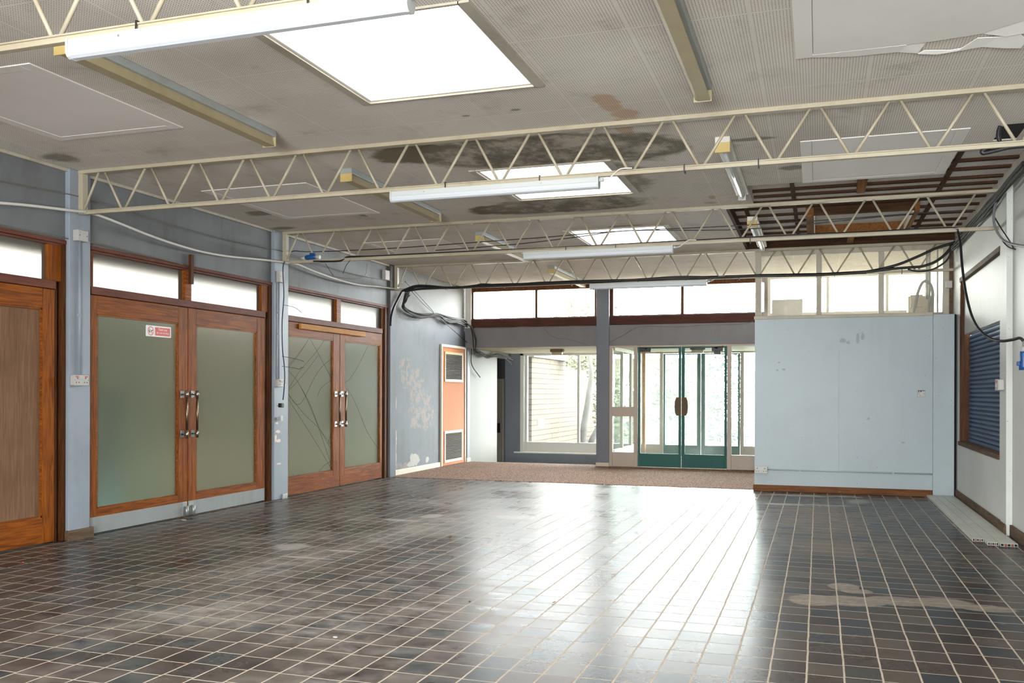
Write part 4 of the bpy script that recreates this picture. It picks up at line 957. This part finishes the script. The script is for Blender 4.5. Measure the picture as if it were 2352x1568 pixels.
m = MB(); m.prism([(-.03, 4.16), (1.03, 4.16), (1.03, 5.20), (.80, 5.36), (.55, 5.395), (.2, 5.40), (-.03, 5.40)], 'z', ZC-.012, ZC-.001); m.build('board', M['panel_white'], r)
m = MB(); m.box(-.125, -.033, 4.10, 5.44, ZC-.013, ZC-.001, .003); m.prism([(-.033, 5.402), (.45, 5.402), (.42, 5.50), (.17, 5.495), (-.033, 5.44)], 'z', ZC-.0125, ZC-.001); m.build('border', M['panel_white'], r)
bm_ = MB()
n1 = [(.40, 5.41, 3.160), (.55, 5.40, 3.160), (.68, 5.41, 3.158), (.80, 5.42, 3.158), (.90, 5.43, 3.155), (1.0, 5.40, 3.145), (1.04, 5.46, 3.135)]
n2 = [(.40, 5.50, 3.154), (.52, 5.535, 3.146), (.62, 5.565, 3.142), (.72, 5.555, 3.146), (.84, 5.54, 3.150), (.95, 5.555, 3.135), (1.03, 5.55, 3.125)]
for i in range(len(n1)-1):
    if i in (1, 2): 
        bm_.quad((n1[i][0], n2[i][1]-.022, n2[i][2]+.008), (n1[i+1][0], n2[i+1][1]-.022, n2[i+1][2]+.008), n2[i+1], n2[i])
    else: bm_.quad(n1[i], n1[i+1], n2[i+1], n2[i])
bm_.quad((.80, 5.36, 3.158), (1.03, 5.20, 3.158), (1.05, 5.36, 3.135), (.93, 5.40, 3.140))
o = bm_.build('torn_flap', M['panel_white'], r)
sm = o.modifiers.new('thick', 'SOLIDIFY'); sm.thickness = .004

# ------------------------------------------------------------------ electrics
def face(m, frame, u0, u1, v0, v1, n0, n1, bev=0):
    """box given in wall coordinates: frame 'L' faces +X (u=Y), 'B' faces -Y (u=X), 'R' faces -X (u=Y)"""
    if frame[0] == 'L': m.box(frame[1]+n0, frame[1]+n1, u0, u1, v0, v1, bev)
    elif frame[0] == 'B': m.box(u0, u1, frame[1]-n1, frame[1]-n0, v0, v1, bev)
    else: m.box(frame[1]-n1, frame[1]-n0, u0, u1, v0, v1, bev)
    return m
def double_socket(frame, u, z, label, neon=False, plug=False, w=.16, h=.088):
    c = {'L': (frame[1], u, z), 'B': (u, frame[1], z), 'R': (frame[1], u, z)}[frame[0]]
    r = tag(empty('wall_socket', c), label, 'socket')
    face(MB(), frame, u-w/2, u+w/2, z-h/2, z+h/2, .0, .040, .006).build('back_box', M['steel'] if not neon else M['socket'], r)
    fp = face(MB(), frame, u-w/2-.002, u+w/2+.002, z-h/2-.002, z+h/2+.002, .040, .050, .004).build('face_plate', M['socket'], r)
    m = MB()
    for s in (-1, 1):
        face(m, frame, u+s*.046-.005, u+s*.046+.005, z+.012, z+.024, .050, .0505)
        for d in (-.014, .014): face(m, frame, u+s*.046+d-.005, u+s*.046+d+.005, z-.022, z-.014, .050, .0505)
        face(m, frame, u+s*.074-.003, u+s*.074+.003, z-.002, z+.004, .050, .0505)
    m.build('holes', M['ink'], fp)
    face(face(MB(), frame, u-.022, u-.003, z+.006, z+.030, .050, .056, .002), frame, u+.003, u+.022, z+.006, z+.030, .050, .056, .002).build('switch', M['white_plastic'], fp)
    if neon:
        for s in (-1, 1): face(MB(), frame, u+s*.052-.018, u+s*.052+.018, z+.026, z+.036, .050, .0515).build('neon', M['red'], fp)
    return r
FL = ('L', -6.035)
double_socket(FL, 6.325, 1.363, 'grey double socket on the pale blue post by the boarded doors', True)
def trunk_box(frame, u, z, w, h, d, label, name='junction_box'):
    c = {'L': (frame[1], u, z), 'B': (u, frame[1], z), 'R': (frame[1], u, z)}[frame[0]]
    r = tag(empty(name, c), label, 'junction box')
    face(MB(), frame, u-w/2, u+w/2, z-h/2, z+h/2, 0, d, .005).build('box', M['socket'], r)
    for s in (-1, 1): face(MB(), frame, u+s*w*.36-.004, u+s*w*.36+.004, z-.004, z+.004, d, d+.001).build('screw', M['ink'], r)
    return r
trunk_box(FL, 6.33, 2.60, .115, .095, .06, 'pale junction box at the top of the conduit on the socket post')
def conduit(pts, label, mt='post', r_=.011, clips=()):
    r = tag(empty('conduit', pts[0]), label, 'conduit')
    MB().tube(pts, r_, 10).build('pipe', M[mt], r)
    for c in clips: 
        m = MB(); m.box(c[0]-.014, c[0]+.014, c[1]-.014, c[1]+.014, c[2]-.011, c[2]+.011, .003); m.build('clip', M[mt], r)
    return r
conduit([(-6.02, 6.335, 2.553), (-6.02, 6.335, 1.408)], 'painted conduit dropping to the double socket by the boarded doors', 'post', .011, [(-6.022, 6.335, 1.92)])
trunk_box(FL, 9.43, 2.62, .095, .13, .05, 'pale junction box on the chipped blue post')
conduit([(-6.02, 9.41, 2.553), (-6.02, 9.41, 1.418)], 'painted conduit on the chipped blue post with cable ties', 'post', .011, [(-6.022, 9.41, 1.95), (-6.022, 9.41, 2.2)])
double_socket(FL, 9.43, 1.372, 'grey double socket on the chipped blue post behind a hanging cable', True)
r = tag(empty('plug', (-5.95, 9.38, 1.10)), 'black mains plug dangling from a wire by the chipped post', 'plug')
MB().box(-5.985, -5.935, 9.345, 9.40, 1.085, 1.135, .008).build('plug_body', M['black'], r)
m = MB()
for dy in (-.012, .012): m.box(-6.005, -5.984, 9.372+dy-.003, 9.372+dy+.003, 1.10, 1.108)
m.build('pins', M['chrome'], r)
r = tag(empty('adaptor', (-6.03, 9.47, .95)), 'small white plug-in adaptor low on the chipped post', 'adaptor')
MB().box(-6.034, -6.012, 9.40, 9.46, .945, .962, .003).build('pin_plate', M['socket'], r); MB().box(-6.012, -5.985, 9.41, 9.455, .925, .985, .004).build('body', M['white_plastic'], r)
FB = ('B', 12.33)
double_socket(FB, -.695, .277, 'white double socket low on the pale blue partition', False)
conduit([(-.61, 12.318, .283), (1.332, 12.318, .278)], 'painted conduit running along the foot of the partition', 'pale_blue', .010, [(-.22, 12.32, .282), (.885, 12.32, .279)])
r = tag(empty('fused_spur', (1.20, 12.33, 1.27)), 'small white fused switch on the partition near its pilaster', 'switch')
face(MB(), FB, 1.155, 1.247, 1.222, 1.308, 0, .03, .004).build('plate', M['socket'], r)
m = MB(); face(m, FB, 1.165, 1.245, 1.296, 1.303, .03, .031); face(m, FB, 1.166, 1.174, 1.278, 1.297, .03, .031); face(m, FB, 1.19, 1.205, 1.285, 1.296, .03, .031); face(m, FB, 1.171, 1.177, 1.262, 1.268, .03, .031); face(m, FB, 1.228, 1.234, 1.262, 1.268, .03, .031); face(m, FB, 1.184, 1.19, 1.238, 1.244, .03, .031)
m.build('marks', M['ink'], r)
face(MB(), FB, 1.19, 1.215, 1.252, 1.275, .03, .036, .002).build('rocker', M['white_plastic'], r)
FR = ('R', 1.595)
r = tag(empty('light_switch', (1.595, 9.42, 1.345)), 'metal boxed switch on the right wall pilaster edge', 'switch')
face(MB(), FR, 9.30, 9.43, 1.30, 1.395, 0, .045, .004).build('back_box', M['socket'], r)
face(MB(), FR, 9.295, 9.435, 1.296, 1.399, .045, .052, .003).build('face_plate', M['socket'], r)
for yy in (9.33, 9.385): face(MB(), FR, yy, yy+.025, 1.365, 1.385, .052, .053).build('neon', M['red'], r)
face(MB(), FR, 9.35, 9.39, 1.325, 1.355, .052, .058, .002).build('rocker', M['white_plastic'], r)
tag(box('junction_box', M['socket'], 1.512, 1.588, 12.64, 12.698, 2.585, 2.675, bev=.005), 'pale junction box high in the corner above the pilaster', 'junction box')
trunk_box(('L', -6.08), 12.30, 2.99, .14, .14, .06, 'pale square box high on the slate wall near the peeling post')

# sign
r = tag(empty('no_smoking_sign', (-6.10, 7.43, 1.86)), 'red and white no smoking sign on the obscured glass', 'sign')
box('plate', M['sign_white'], -6.1035, -6.1015, 7.255, 7.615, 1.80, 1.905, r)
box('red_field', M['red'], -6.1015, -6.1008, 7.385, 7.60, 1.812, 1.892, r)
def disc(x, y, z, ro, ri, n=40):
    m = MB(); A = []; B_ = []
    for k in range(n):
        a = 2*PI*k/n; A.append(m.bm.verts.new((x, y+math.cos(a)*ro, z+math.sin(a)*ro))); B_.append(m.bm.verts.new((x, y+math.cos(a)*ri, z+math.sin(a)*ri)))
    for k in range(n): m.bm.faces.new((A[k], A[(k+1) % n], B_[(k+1) % n], B_[k]))
    return m
m = disc(-6.1006, 7.322, 1.853, .043, .036)
c, s_ = math.cos(-PI/4), math.sin(-PI/4); a, b = .038, .0035
def rp(u, v, c=c, s_=s_): return (-6.1005, 7.322+u*c-v*s_, 1.853+u*s_+v*c)
m.quad(rp(-a, -b), rp(a, -b), rp(a, b), rp(-a, b)); m.build('prohibition_ring', M['red'], r)
m = MB()
for (u0, v0, u1, v1, w_) in ((-.028, .006, -.012, -.018, .006), (.006, -.006, .027, .010, .005)):
    dx, dz = u1-u0, v1-v0; L_ = math.hypot(dx, dz); nx, nz = -dz/L_*w_, dx/L_*w_
    q = [(-6.1007, 7.322+u0-nx, 1.853+v0-nz), (-6.1007, 7.322+u1-nx, 1.853+v1-nz), (-6.1007, 7.322+u1+nx, 1.853+v1+nz), (-6.1007, 7.322+u0+nx, 1.853+v0+nz)]
    m.quad(*q)
m.build('cigarette_symbol', M['ink'], r)
for txt, z, sz in (('Thank you', 1.862, .031), ('for not smoking', 1.832, .027)):
    cu = bpy.data.curves.new('lettering', 'FONT'); cu.body = txt; cu.size = sz; cu.align_x = 'CENTER'; cu.extrude = .0002
    cu.materials.append(M['sign_white'])
    tmp = bpy.data.objects.new('tmp', cu); COL.objects.link(tmp); bpy.context.view_layer.update()
    tme = bpy.data.meshes.new_from_object(tmp.evaluated_get(bpy.context.evaluated_depsgraph_get())); bpy.data.objects.remove(tmp)
    o = bpy.data.objects.new('lettering', tme); COL.objects.link(o); o.parent = r
    o.location = Vector((-6.1005, 7.4925, z)) - Vector(r['_o']); o.rotation_euler = (PI/2, 0, PI/2)

# bulkhead lamps under the soffit
def bulkhead(x, y, lb):
    r = tag(empty('bulkhead_lamp', (x, y, 2.07)), lb, 'lamp')
    MB().box(x-.125, x+.125, y-.06, y+.06, 2.018, 2.069, .012).build('base', M['card'], r)
    MB().box(x-.10, x+.10, y-.05, y+.05, 1.965, 2.02, .018).build('lens', M['fit_cover'], r)
bulkhead(-4.60, 16.5, 'oval bulkhead lamp on the soffit before the lobby window')
bulkhead(-2.0, 16.3, 'bulkhead lamp on the vestibule soffit behind the green doors')

# ------------------------------------------------------------------ cables
def jitter(key, k, amp, seed):
    rr = random.Random(seed); out = []
    for p in CAB[key]:
        out.append((p[0]+rr.uniform(0, amp), p[1]+rr.uniform(-amp, amp), min(3.14, p[2]+rr.uniform(-amp, amp))))
    CAB[k] = out; return k
def cable(name, keys, rad, mt, label, cat='cable', seg=6, n=8):
    if len(keys) == 1:
        o = MB().tube(CAB[keys[0]], rad, n, smooth_path=seg).build(name, M[mt]); tag(o, label, cat)
    else:
        r = tag(empty(name, CAB[keys[0]][0]), label, cat)
        for i, k in enumerate(keys):
            MB().tube(CAB[k], rad, n, smooth_path=seg).build('strand', M[mt], r)
cable('cable', ['white_a', 'white_b', 'white_c'], .0125, 'white_cable', 'sagging white cable looping between truss ends along the slate wall')
cable('wire', ['wire_a', 'wire_b'], .004, 'wire', 'thin taut wire across the slate wall under the cornice')
cable('wire', ['wire_c'], .006, 'wire', 'thin cable along the head of the timber doors', n=6)
cable('cable_bundle', ['bundle1', 'bundle2', 'bundle3', 'bundle4'], .017, 'black', 'thick black cable bundle lying on the far truss to the partition corner')
cable('cable', ['loopR'], .011, 'black', 'black cable loop below the bundle in front of the interior clerestory')
cable('cable_bundle', ['swoop1', 'swoop2', 'swoop3', 'drop1', 'drop3'] + [jitter('swoop%d' % (1+i % 3), 'sj%d' % i, .03, i) for i in range(6)] + [jitter('drop1', 'dj%d' % i, .015, 30+i) for i in range(3)], .010, 'grey_cable', 'grey cable bundle swooping across the peeling wall')
cable('wire', ['swoop4'], .005, 'wire', 'loose thin loop of wire under the swooping grey bundle')
cable('wire', ['diag1', 'diag2'], .006, 'black', 'straight dark wires running diagonally down the peeling wall')
cable('cable', ['drop2'], .010, 'black', 'black cable tail hanging against the cream lobby wall')
cable('cable_bundle', ['lobby1', 'lobby2'] + [jitter('lobby%d' % (1+i % 2), 'lj%d' % i, .03, 60+i) for i in range(5)], .008, 'grey_cable', 'tangled grey cables under the soffit at the dark opening')
cable('cable', ['t3along', 't3drop'], .012, 'black', 'black cable along the truss dropping past the hatch to the blue plug')
cable('wire', ['t3line1', 't3line2'], .005, 'black', 'thin black wires strung behind the truss with the blue connector')
cable('cable_bundle', ['corner1', 'corner2', 'corner3'] + [jitter('corner%d' % (1+i % 3), 'cj%d' % i, .022, 90+i) for i in range(7)], .010, 'grey_cable', 'bundle of old cables along the top of the right wall')
cable('cable', ['coil1', 'coil2'], .014, 'black', 'coiled black cable tied to the truss near the black ceiling hole')
cable('wire', ['beamwire1', 'beamwire2'], .0045, 'wire', 'thin loose wires along the grey beam left of the column', n=6)
cable('wire', ['beamwire3'], .0045, 'wire', 'thin loose wire along the grey beam above the green doors', n=6)
cable('conduit', ['conduitR'], .012, 'bluegrey_cable', 'looping grey flexible conduit high on the right wall', 'conduit')
cable('wire', ['wireR'], .006, 'black', 'loose black wire beside the grey flexible conduit')
cable('cable', ['postwire'], .007, 'navy', 'dark cable running down the chipped post to the black plug')
for k, lb in (('posttie1', 'long cable tie tail just above the socket on the chipped post'), ('posttie2', 'long cable tie tail just below the socket on the chipped post'), ('posttie3', 'curved cable tie tail in front of the transom by the chipped post')):
    cable('cable_tie', [k], .0035, 'ink', lb, 'cable tie', n=6)
cable('wire', ['hang1'], .004, 'ink', 'short wire end hanging below the blue connector', n=6)
cable('wire', ['hang2'], .004, 'ink', 'short tie tail hanging from the truss right of the blue connector', n=6)
cable('wire', ['hang3'], .003, 'wire', 'thin drooping wire on the slate wall over the cracked doors', n=6)
# blue connector on the truss and blue plug at the right
r = tag(empty('cable_connector', (-5.62, 9.52, 2.83)), 'blue industrial connector lying on the truss end', 'connector')
MB().tube([(-5.78, 9.51, 2.838), (-5.72, 9.51, 2.842)], .022, 12).build('gland', M['socket'], r)
MB().tube([(-5.72, 9.51, 2.842), (-5.70, 9.51, 2.845), (-5.60, 9.51, 2.85), (-5.585, 9.51, 2.85)], [.024, .030, .032, .028], 14).build('body', M['blue_plastic'], r)
MB().box(-5.66, -5.59, 9.49, 9.53, 2.872, 2.895, .005).build('flap', M['blue_plastic'], r)
MB().tube([(-5.585, 9.51, 2.85), (-5.53, 9.51, 2.842)], .024, 12).build('collar', M['socket'], r)
e = Vector(CAB['t3drop'][-1])
r = tag(empty('cable_plug', e), 'blue industrial plug hanging on the black cable by the right wall', 'plug')
MB().tube([e, e-Vector((0, 0, .05))], .010, 10).build('flex', M['bluegrey_cable'], r)
MB().tube([e-Vector((0, 0, .045)), e-Vector((0, 0, .085))], .026, 14).build('gland', M['socket'], r)
MB().tube([e-Vector((0, 0, .085)), e-Vector((0, 0, .10)), e-Vector((0, 0, .15)), e-Vector((0, 0, .20)), e-Vector((0, 0, .235))], [.026, .030, .026, .034, .033], 16).build('body', M['blue_plastic'], r)
MB().box(e.x-.050, e.x-.025, e.y-.02, e.y+.02, e.z-.20, e.z-.165, .006).build('flap', M['blue_plastic'], r)

# ------------------------------------------------------------------ loose things on the floor
def plank(x0, x1, y0, y1, label):
    r = tag(empty('cladding_plank', ((x0+x1)/2, (y0+y1)/2, 0)), label, 'plank', 'hollow white cladding planks on the floor')
    m = MB(); z = .026; t = .003
    m.box(x0, x1, y0, y1, z-t, z); m.box(x0, x1, y0, y1, .001, t); 
    k = 5
    for i in range(k+1):
        x = x0+(x1-x0-.003)*i/k; m.box(x, x+.003, y0, y1, t, z-t)
    m.build('shell', M['pvc'], r)
    m = MB(); w_ = (x1-x0)/k
    for i in (1, 3): m.box(x0+w_*i+.006, x0+w_*(i+1)-.004, y0+.012, y0+.021, .008, .017)
    m.build('red_core', M['red'], r)
    m = MB(); m.box(x0+.004, x1-.004, y0+.022, y0+.03, .004, z-.004); m.build('hollow_shade', M['black_shade'], r)  # black block gives the shade inside the hollow end
plank(1.262, 1.345, 8.745, 12.30, 'shortest white hollow plank, outermost from the right wall')
plank(1.349, 1.432, 8.56, 12.30, 'middle white hollow plank between two others')
plank(1.438, 1.568, 8.525, 12.30, 'wide white hollow plank against the dark skirting')
def leafbit(x, y, s, rot, label, mt='dead_leaf'):
    m = MB(); n = 5
    for i in range(n):
        a0, a1 = i/n*2-1, (i+1)/n*2-1
        def pt(a, sd): 
            w_ = .42*s*math.sqrt(max(0, 1-a*a)); zz = .004+.35*s*a*a+.12*s*abs(sd)
            ux, uy = a*s, sd*w_
            return (x+ux*math.cos(rot)-uy*math.sin(rot), y+ux*math.sin(rot)+uy*math.cos(rot), zz)
        for sd in (-1, 1):
            try: m.quad(pt(a0, 0), pt(a1, 0), pt(a1, sd), pt(a0, sd))
            except ValueError: pass
    bmesh.ops.remove_doubles(m.bm, verts=m.bm.verts, dist=1e-5)
    o = m.build('dead_leaf', M[mt]); tag(o, label, 'leaf'); 
leafbit(-2.668, 7.649, .022, .5, 'curled brown leaf alone on the bright tiles past the middle of the hall')
leafbit(-3.056, 7.488, .026, 2.2, 'grey-brown leaf fragment beside the curled brown leaf')
leafbit(-1.507, 5.344, .017, 1.2, 'small orange leaf bit on the bright tiles')
leafbit(-2.311, 5.02, .017, .2, 'small brown leaf bit on a grout line')
leafbit(-1.348, 6.292, .02, .1, 'thin brown leaf sliver on the glare of the floor')
leafbit(-1.607, 10.623, .022, .3, 'pale leaf scrap near the carpet edge')
def chip(x, y, s, mt, label, name='paper_scrap', cat='scrap'):
    m = MB(); n = 7; top = [(x+s*(.7+.3*random.random())*math.cos(2*PI*k/n), y+.6*s*(.7+.3*random.random())*math.sin(2*PI*k/n)) for k in range(n)]
    m.prism(top, 'z', .0012, .006); tag(m.build(name, M[mt]), label, cat)
chip(-2.365, 4.229, .017, 'white_plastic', 'tiny white paper scrap on the tiles')
chip(-1.998, 5.212, .007, 'ink', 'tiny black speck of grit on the bright tiles', 'grit', 'grit')
chip(-5.583, 5.327, .012, 'red', 'small red scrap near the boarded doors')
chip(-5.93, 7.60, .03, 'white_plastic', 'thin white scrap in front of the kick plates')

# ------------------------------------------------------------------ things behind the interior clerestory
r = tag(empty('cardboard_box', (1.28, 13.35, 2.27)), 'cardboard box behind the third clerestory pane', 'box')
tag(box('storage_shelf', M['cream_trim'], -.70, 1.60, 13.0, 14.9, 2.20, 2.255), 'high shelf behind the interior clerestory', 'shelf')
MB().box(1.13, 1.44, 13.2, 13.5, 2.256, 2.55, .004).build('carton', M['cardboard'], r); MB().box(1.15, 1.30, 13.12, 13.2, 2.40, 2.56).build('flap', M['cardboard'], r)
tag(box('grey_board', M['grey_board'], -.66, -.22, 14.3, 14.4, 2.256, 2.66), 'grey board standing behind the first clerestory pane', 'board')
r = tag(empty('cable', (1.3, 13.1, 2.26)), 'thick grey pipes and cables bent over behind the third clerestory pane', 'cable')
for pts, rad in (([(1.16, 13.08, 2.26), (1.20, 13.08, 2.42), (1.24, 13.08, 2.60), (1.30, 13.08, 2.72), (1.37, 13.08, 2.70), (1.41, 13.08, 2.58), (1.40, 13.08, 2.40), (1.37, 13.08, 2.26)], .020), ([(1.37, 13.1, 2.26), (1.375, 13.1, 2.7), (1.37, 13.1, 3.16)], .016), ([(1.35, 13.14, 2.5), (1.345, 13.14, 3.16)], .012), ([(1.47, 13.1, 2.26), (1.47, 13.1, 3.16)], .010)):
    MB().tube(pts, rad, 10, smooth_path=6).build('strand', M['bluegrey_cable'], r)

# ------------------------------------------------------------------ outside
struct(box('ground', M['grass'], -30, 30, 18.62, 60, -.75, -.65), 'rough grass outside the entrance', 'ground')
struct(box('ground_path', M['paving'], -3.6, .5, 18.62, 26, -.65, -.06), 'pale paving outside the green doors', 'ground')
struct(box('ground_left', M['paving'], -14, -6.3, -6, 17.0, -.75, -.12), 'pale paving outside the timber doors', 'ground')
r = struct(empty('wall_outside_brick', (-5.9, 22, -.65)), 'buff brick garden wall outside the lobby window', 'wall')
box('brickwork', M['brick'], -6.0, -5.75, 18.63, 25.5, -.65, 2.02, r)
box('coping', M['roofing'], -6.05, -5.70, 18.63, 25.5, 2.02, 2.07, r)
tag(box('vent_cover', M['cream_trim'], -5.749, -5.73, 19.05, 19.52, .50, .69, bev=.004), 'pale vent cover low on the brick wall', 'vent')
struct(box('wall_outside_neighbour', M['brick'], -9, -3.4, 27.6, 27.8, -.65, 2.3), 'brick wall of the neighbouring building behind the tree', 'wall')
def blob_leaves(m, c, rx, ry, rz, n, s):
    for _ in range(n):
        while True:
            p = Vector((random.uniform(-1, 1), random.uniform(-1, 1), random.uniform(-1, 1)))
            if p.length < 1: break
        q = Vector((c[0]+p.x*rx, c[1]+p.y*ry, c[2]+p.z*rz))
        a = Vector((random.gauss(0, 1), random.gauss(0, 1), random.gauss(0, .6))).normalized(); b = a.cross(Vector((random.gauss(0, 1), random.gauss(0, 1), random.gauss(0, 1)))).normalized()
        L_ = s*random.uniform(.6, 1.3)
        m.quad(q-a*L_, q+b*L_*.45, q+a*L_, q-b*L_*.45)
r = tag(empty('tree', CAB['trunk'][0]), 'slender bent tree outside the lobby window', 'tree')
tr_ = [CAB['trunk'][0][:2]+(-.65,)] + CAB['trunk'] + [(CAB['trunk'][-1][0]+.1, 20.1, 3.0), (CAB['trunk'][-1][0]+.1, 20.2, 4.0)]
MB().tube(tr_, [.10, .085, .08, .078, .072, .062, .056, .052, .05, .048, .04, .03], 12, smooth_path=0).build('trunk', M['bark'], r)
MB().tube([(CAB['trunk2'][0][0], 20.3, -.65)]+CAB['trunk2'], [.09, .08, .07, .06, .045], 8, smooth_path=0).build('branch', M['bark'], r)
m = MB(); blob_leaves(m, (-5.30, 21.0, 2.02), .36, .4, .26, 420, .055); blob_leaves(m, (-4.86, 20.9, 1.9), .3, .4, .45, 420, .055); blob_leaves(m, (-4.80, 21.0, .95), .2, .35, .65, 360, .05); blob_leaves(m, (-5.0, 20.6, 3.0), .8, .8, .5, 400, .07)
m.build('foliage', M['leaf_a'], r)
bl = [(-4.75, 23.4, .5, .5, .55, 1.35, 'leaf_a', 'yellow-green bush seen through the vestibule sidelight'), (-3.55, 23.6, .75, .6, .6, 1.5, 'leaf_c', 'pale green bush beyond the inner left door leaf'),
      (-2.3, 25.2, 1.0, .62, .7, 1.9, 'leaf_b', 'tall dark bush beyond the meeting stile of the outer doors'), (-.9, 26.6, .3, .75, .8, 1.1, 'leaf_c', 'low pale bush at the right of the entrance path')]
for (x, y, z, rx, ry, rz, mt, lb) in bl:
    r = tag(empty('bush', (x, y, -.65)), lb, 'bush', 'bushes outside the entrance')
    m = MB(); blob_leaves(m, (x, y, z), rx, ry, rz, 1500, .075); m.build('foliage', M[mt], r)
    m = MB()
    for k in range(5): m.tube([(x+random.uniform(-.2, .2), y, -.65), (x+random.uniform(-.5, .5)*rx, y+random.uniform(-.4, .4), z)], [.03, .012], 6)
    m.build('stem', M['bark'], r)
r = tag(empty('dry_grass', (-2.75, 21.8, -.65)), 'arching pale dry stems outside the inner left door leaf', 'plant', None, 'stuff')
m = MB()
for k in range(26):
    a = random.uniform(-.35, .35); L_ = random.uniform(1.4, 2.4); x0 = -2.75+random.uniform(-.15, .15)
    m.tube([(x0, 21.8, -.65), (x0+a*.25*L_, 21.8, -.65+.6*L_), (x0+a*.75*L_, 21.7, -.65+.85*L_)], [.010, .008, .004], 4, smooth_path=4)
m.build('stems', M['straw'], r)
# hoardings outside the timber doors and the eaves
for y0, y1, mt, lb in ((2.0, 8.30, 'hoard_green', 'green boarding outside the signed door leaf'), (8.32, 11.9, 'hoard_tan', 'tan boarding outside the unsigned leaf'),
                       (11.92, 13.9, 'hoard_olive', 'olive boarding outside the cracked leaf'), (13.92, 17.0, 'hoard_green', 'pale green boarding at the far end of the side path')):
    o = box('hoarding_board', M[mt], -6.79, -6.75, y0, y1, -.12, 2.22); tag(o, lb, 'hoarding', 'hoarding boards outside the doors')
m = MB()
for k in range(9):
    y = 7.02+.045*k; m.tube([(-6.50-.03*(k % 2), y, -.11), (-6.47-.03*(k % 3), y+.03*math.sin(k*2.1), .7), (-6.45, y+.05*math.sin(k*1.3), 1.25+.07*math.sin(k*2.7))], .036, 6, smooth_path=4)
tag(m.build('folded_tarpaulin', M['hoard_blue']), 'folded teal sheet standing outside, blurred through the signed pane', 'tarpaulin')
struct(box('trim_15', M['eave'], -6.95, -6.201, -4, 15.5, 2.555, 2.62), 'brown eave board outside the transom windows', 'eaves')
struct(box('roof', M['roofing'], -7.0, 2.0, -3.7, 15.62, 3.64, 3.66) if False else box('trim_16', M['roofing'], -6.95, -6.201, -4, 15.5, 2.62, 3.3), 'felted roof edge above the eave board', 'roof edge')
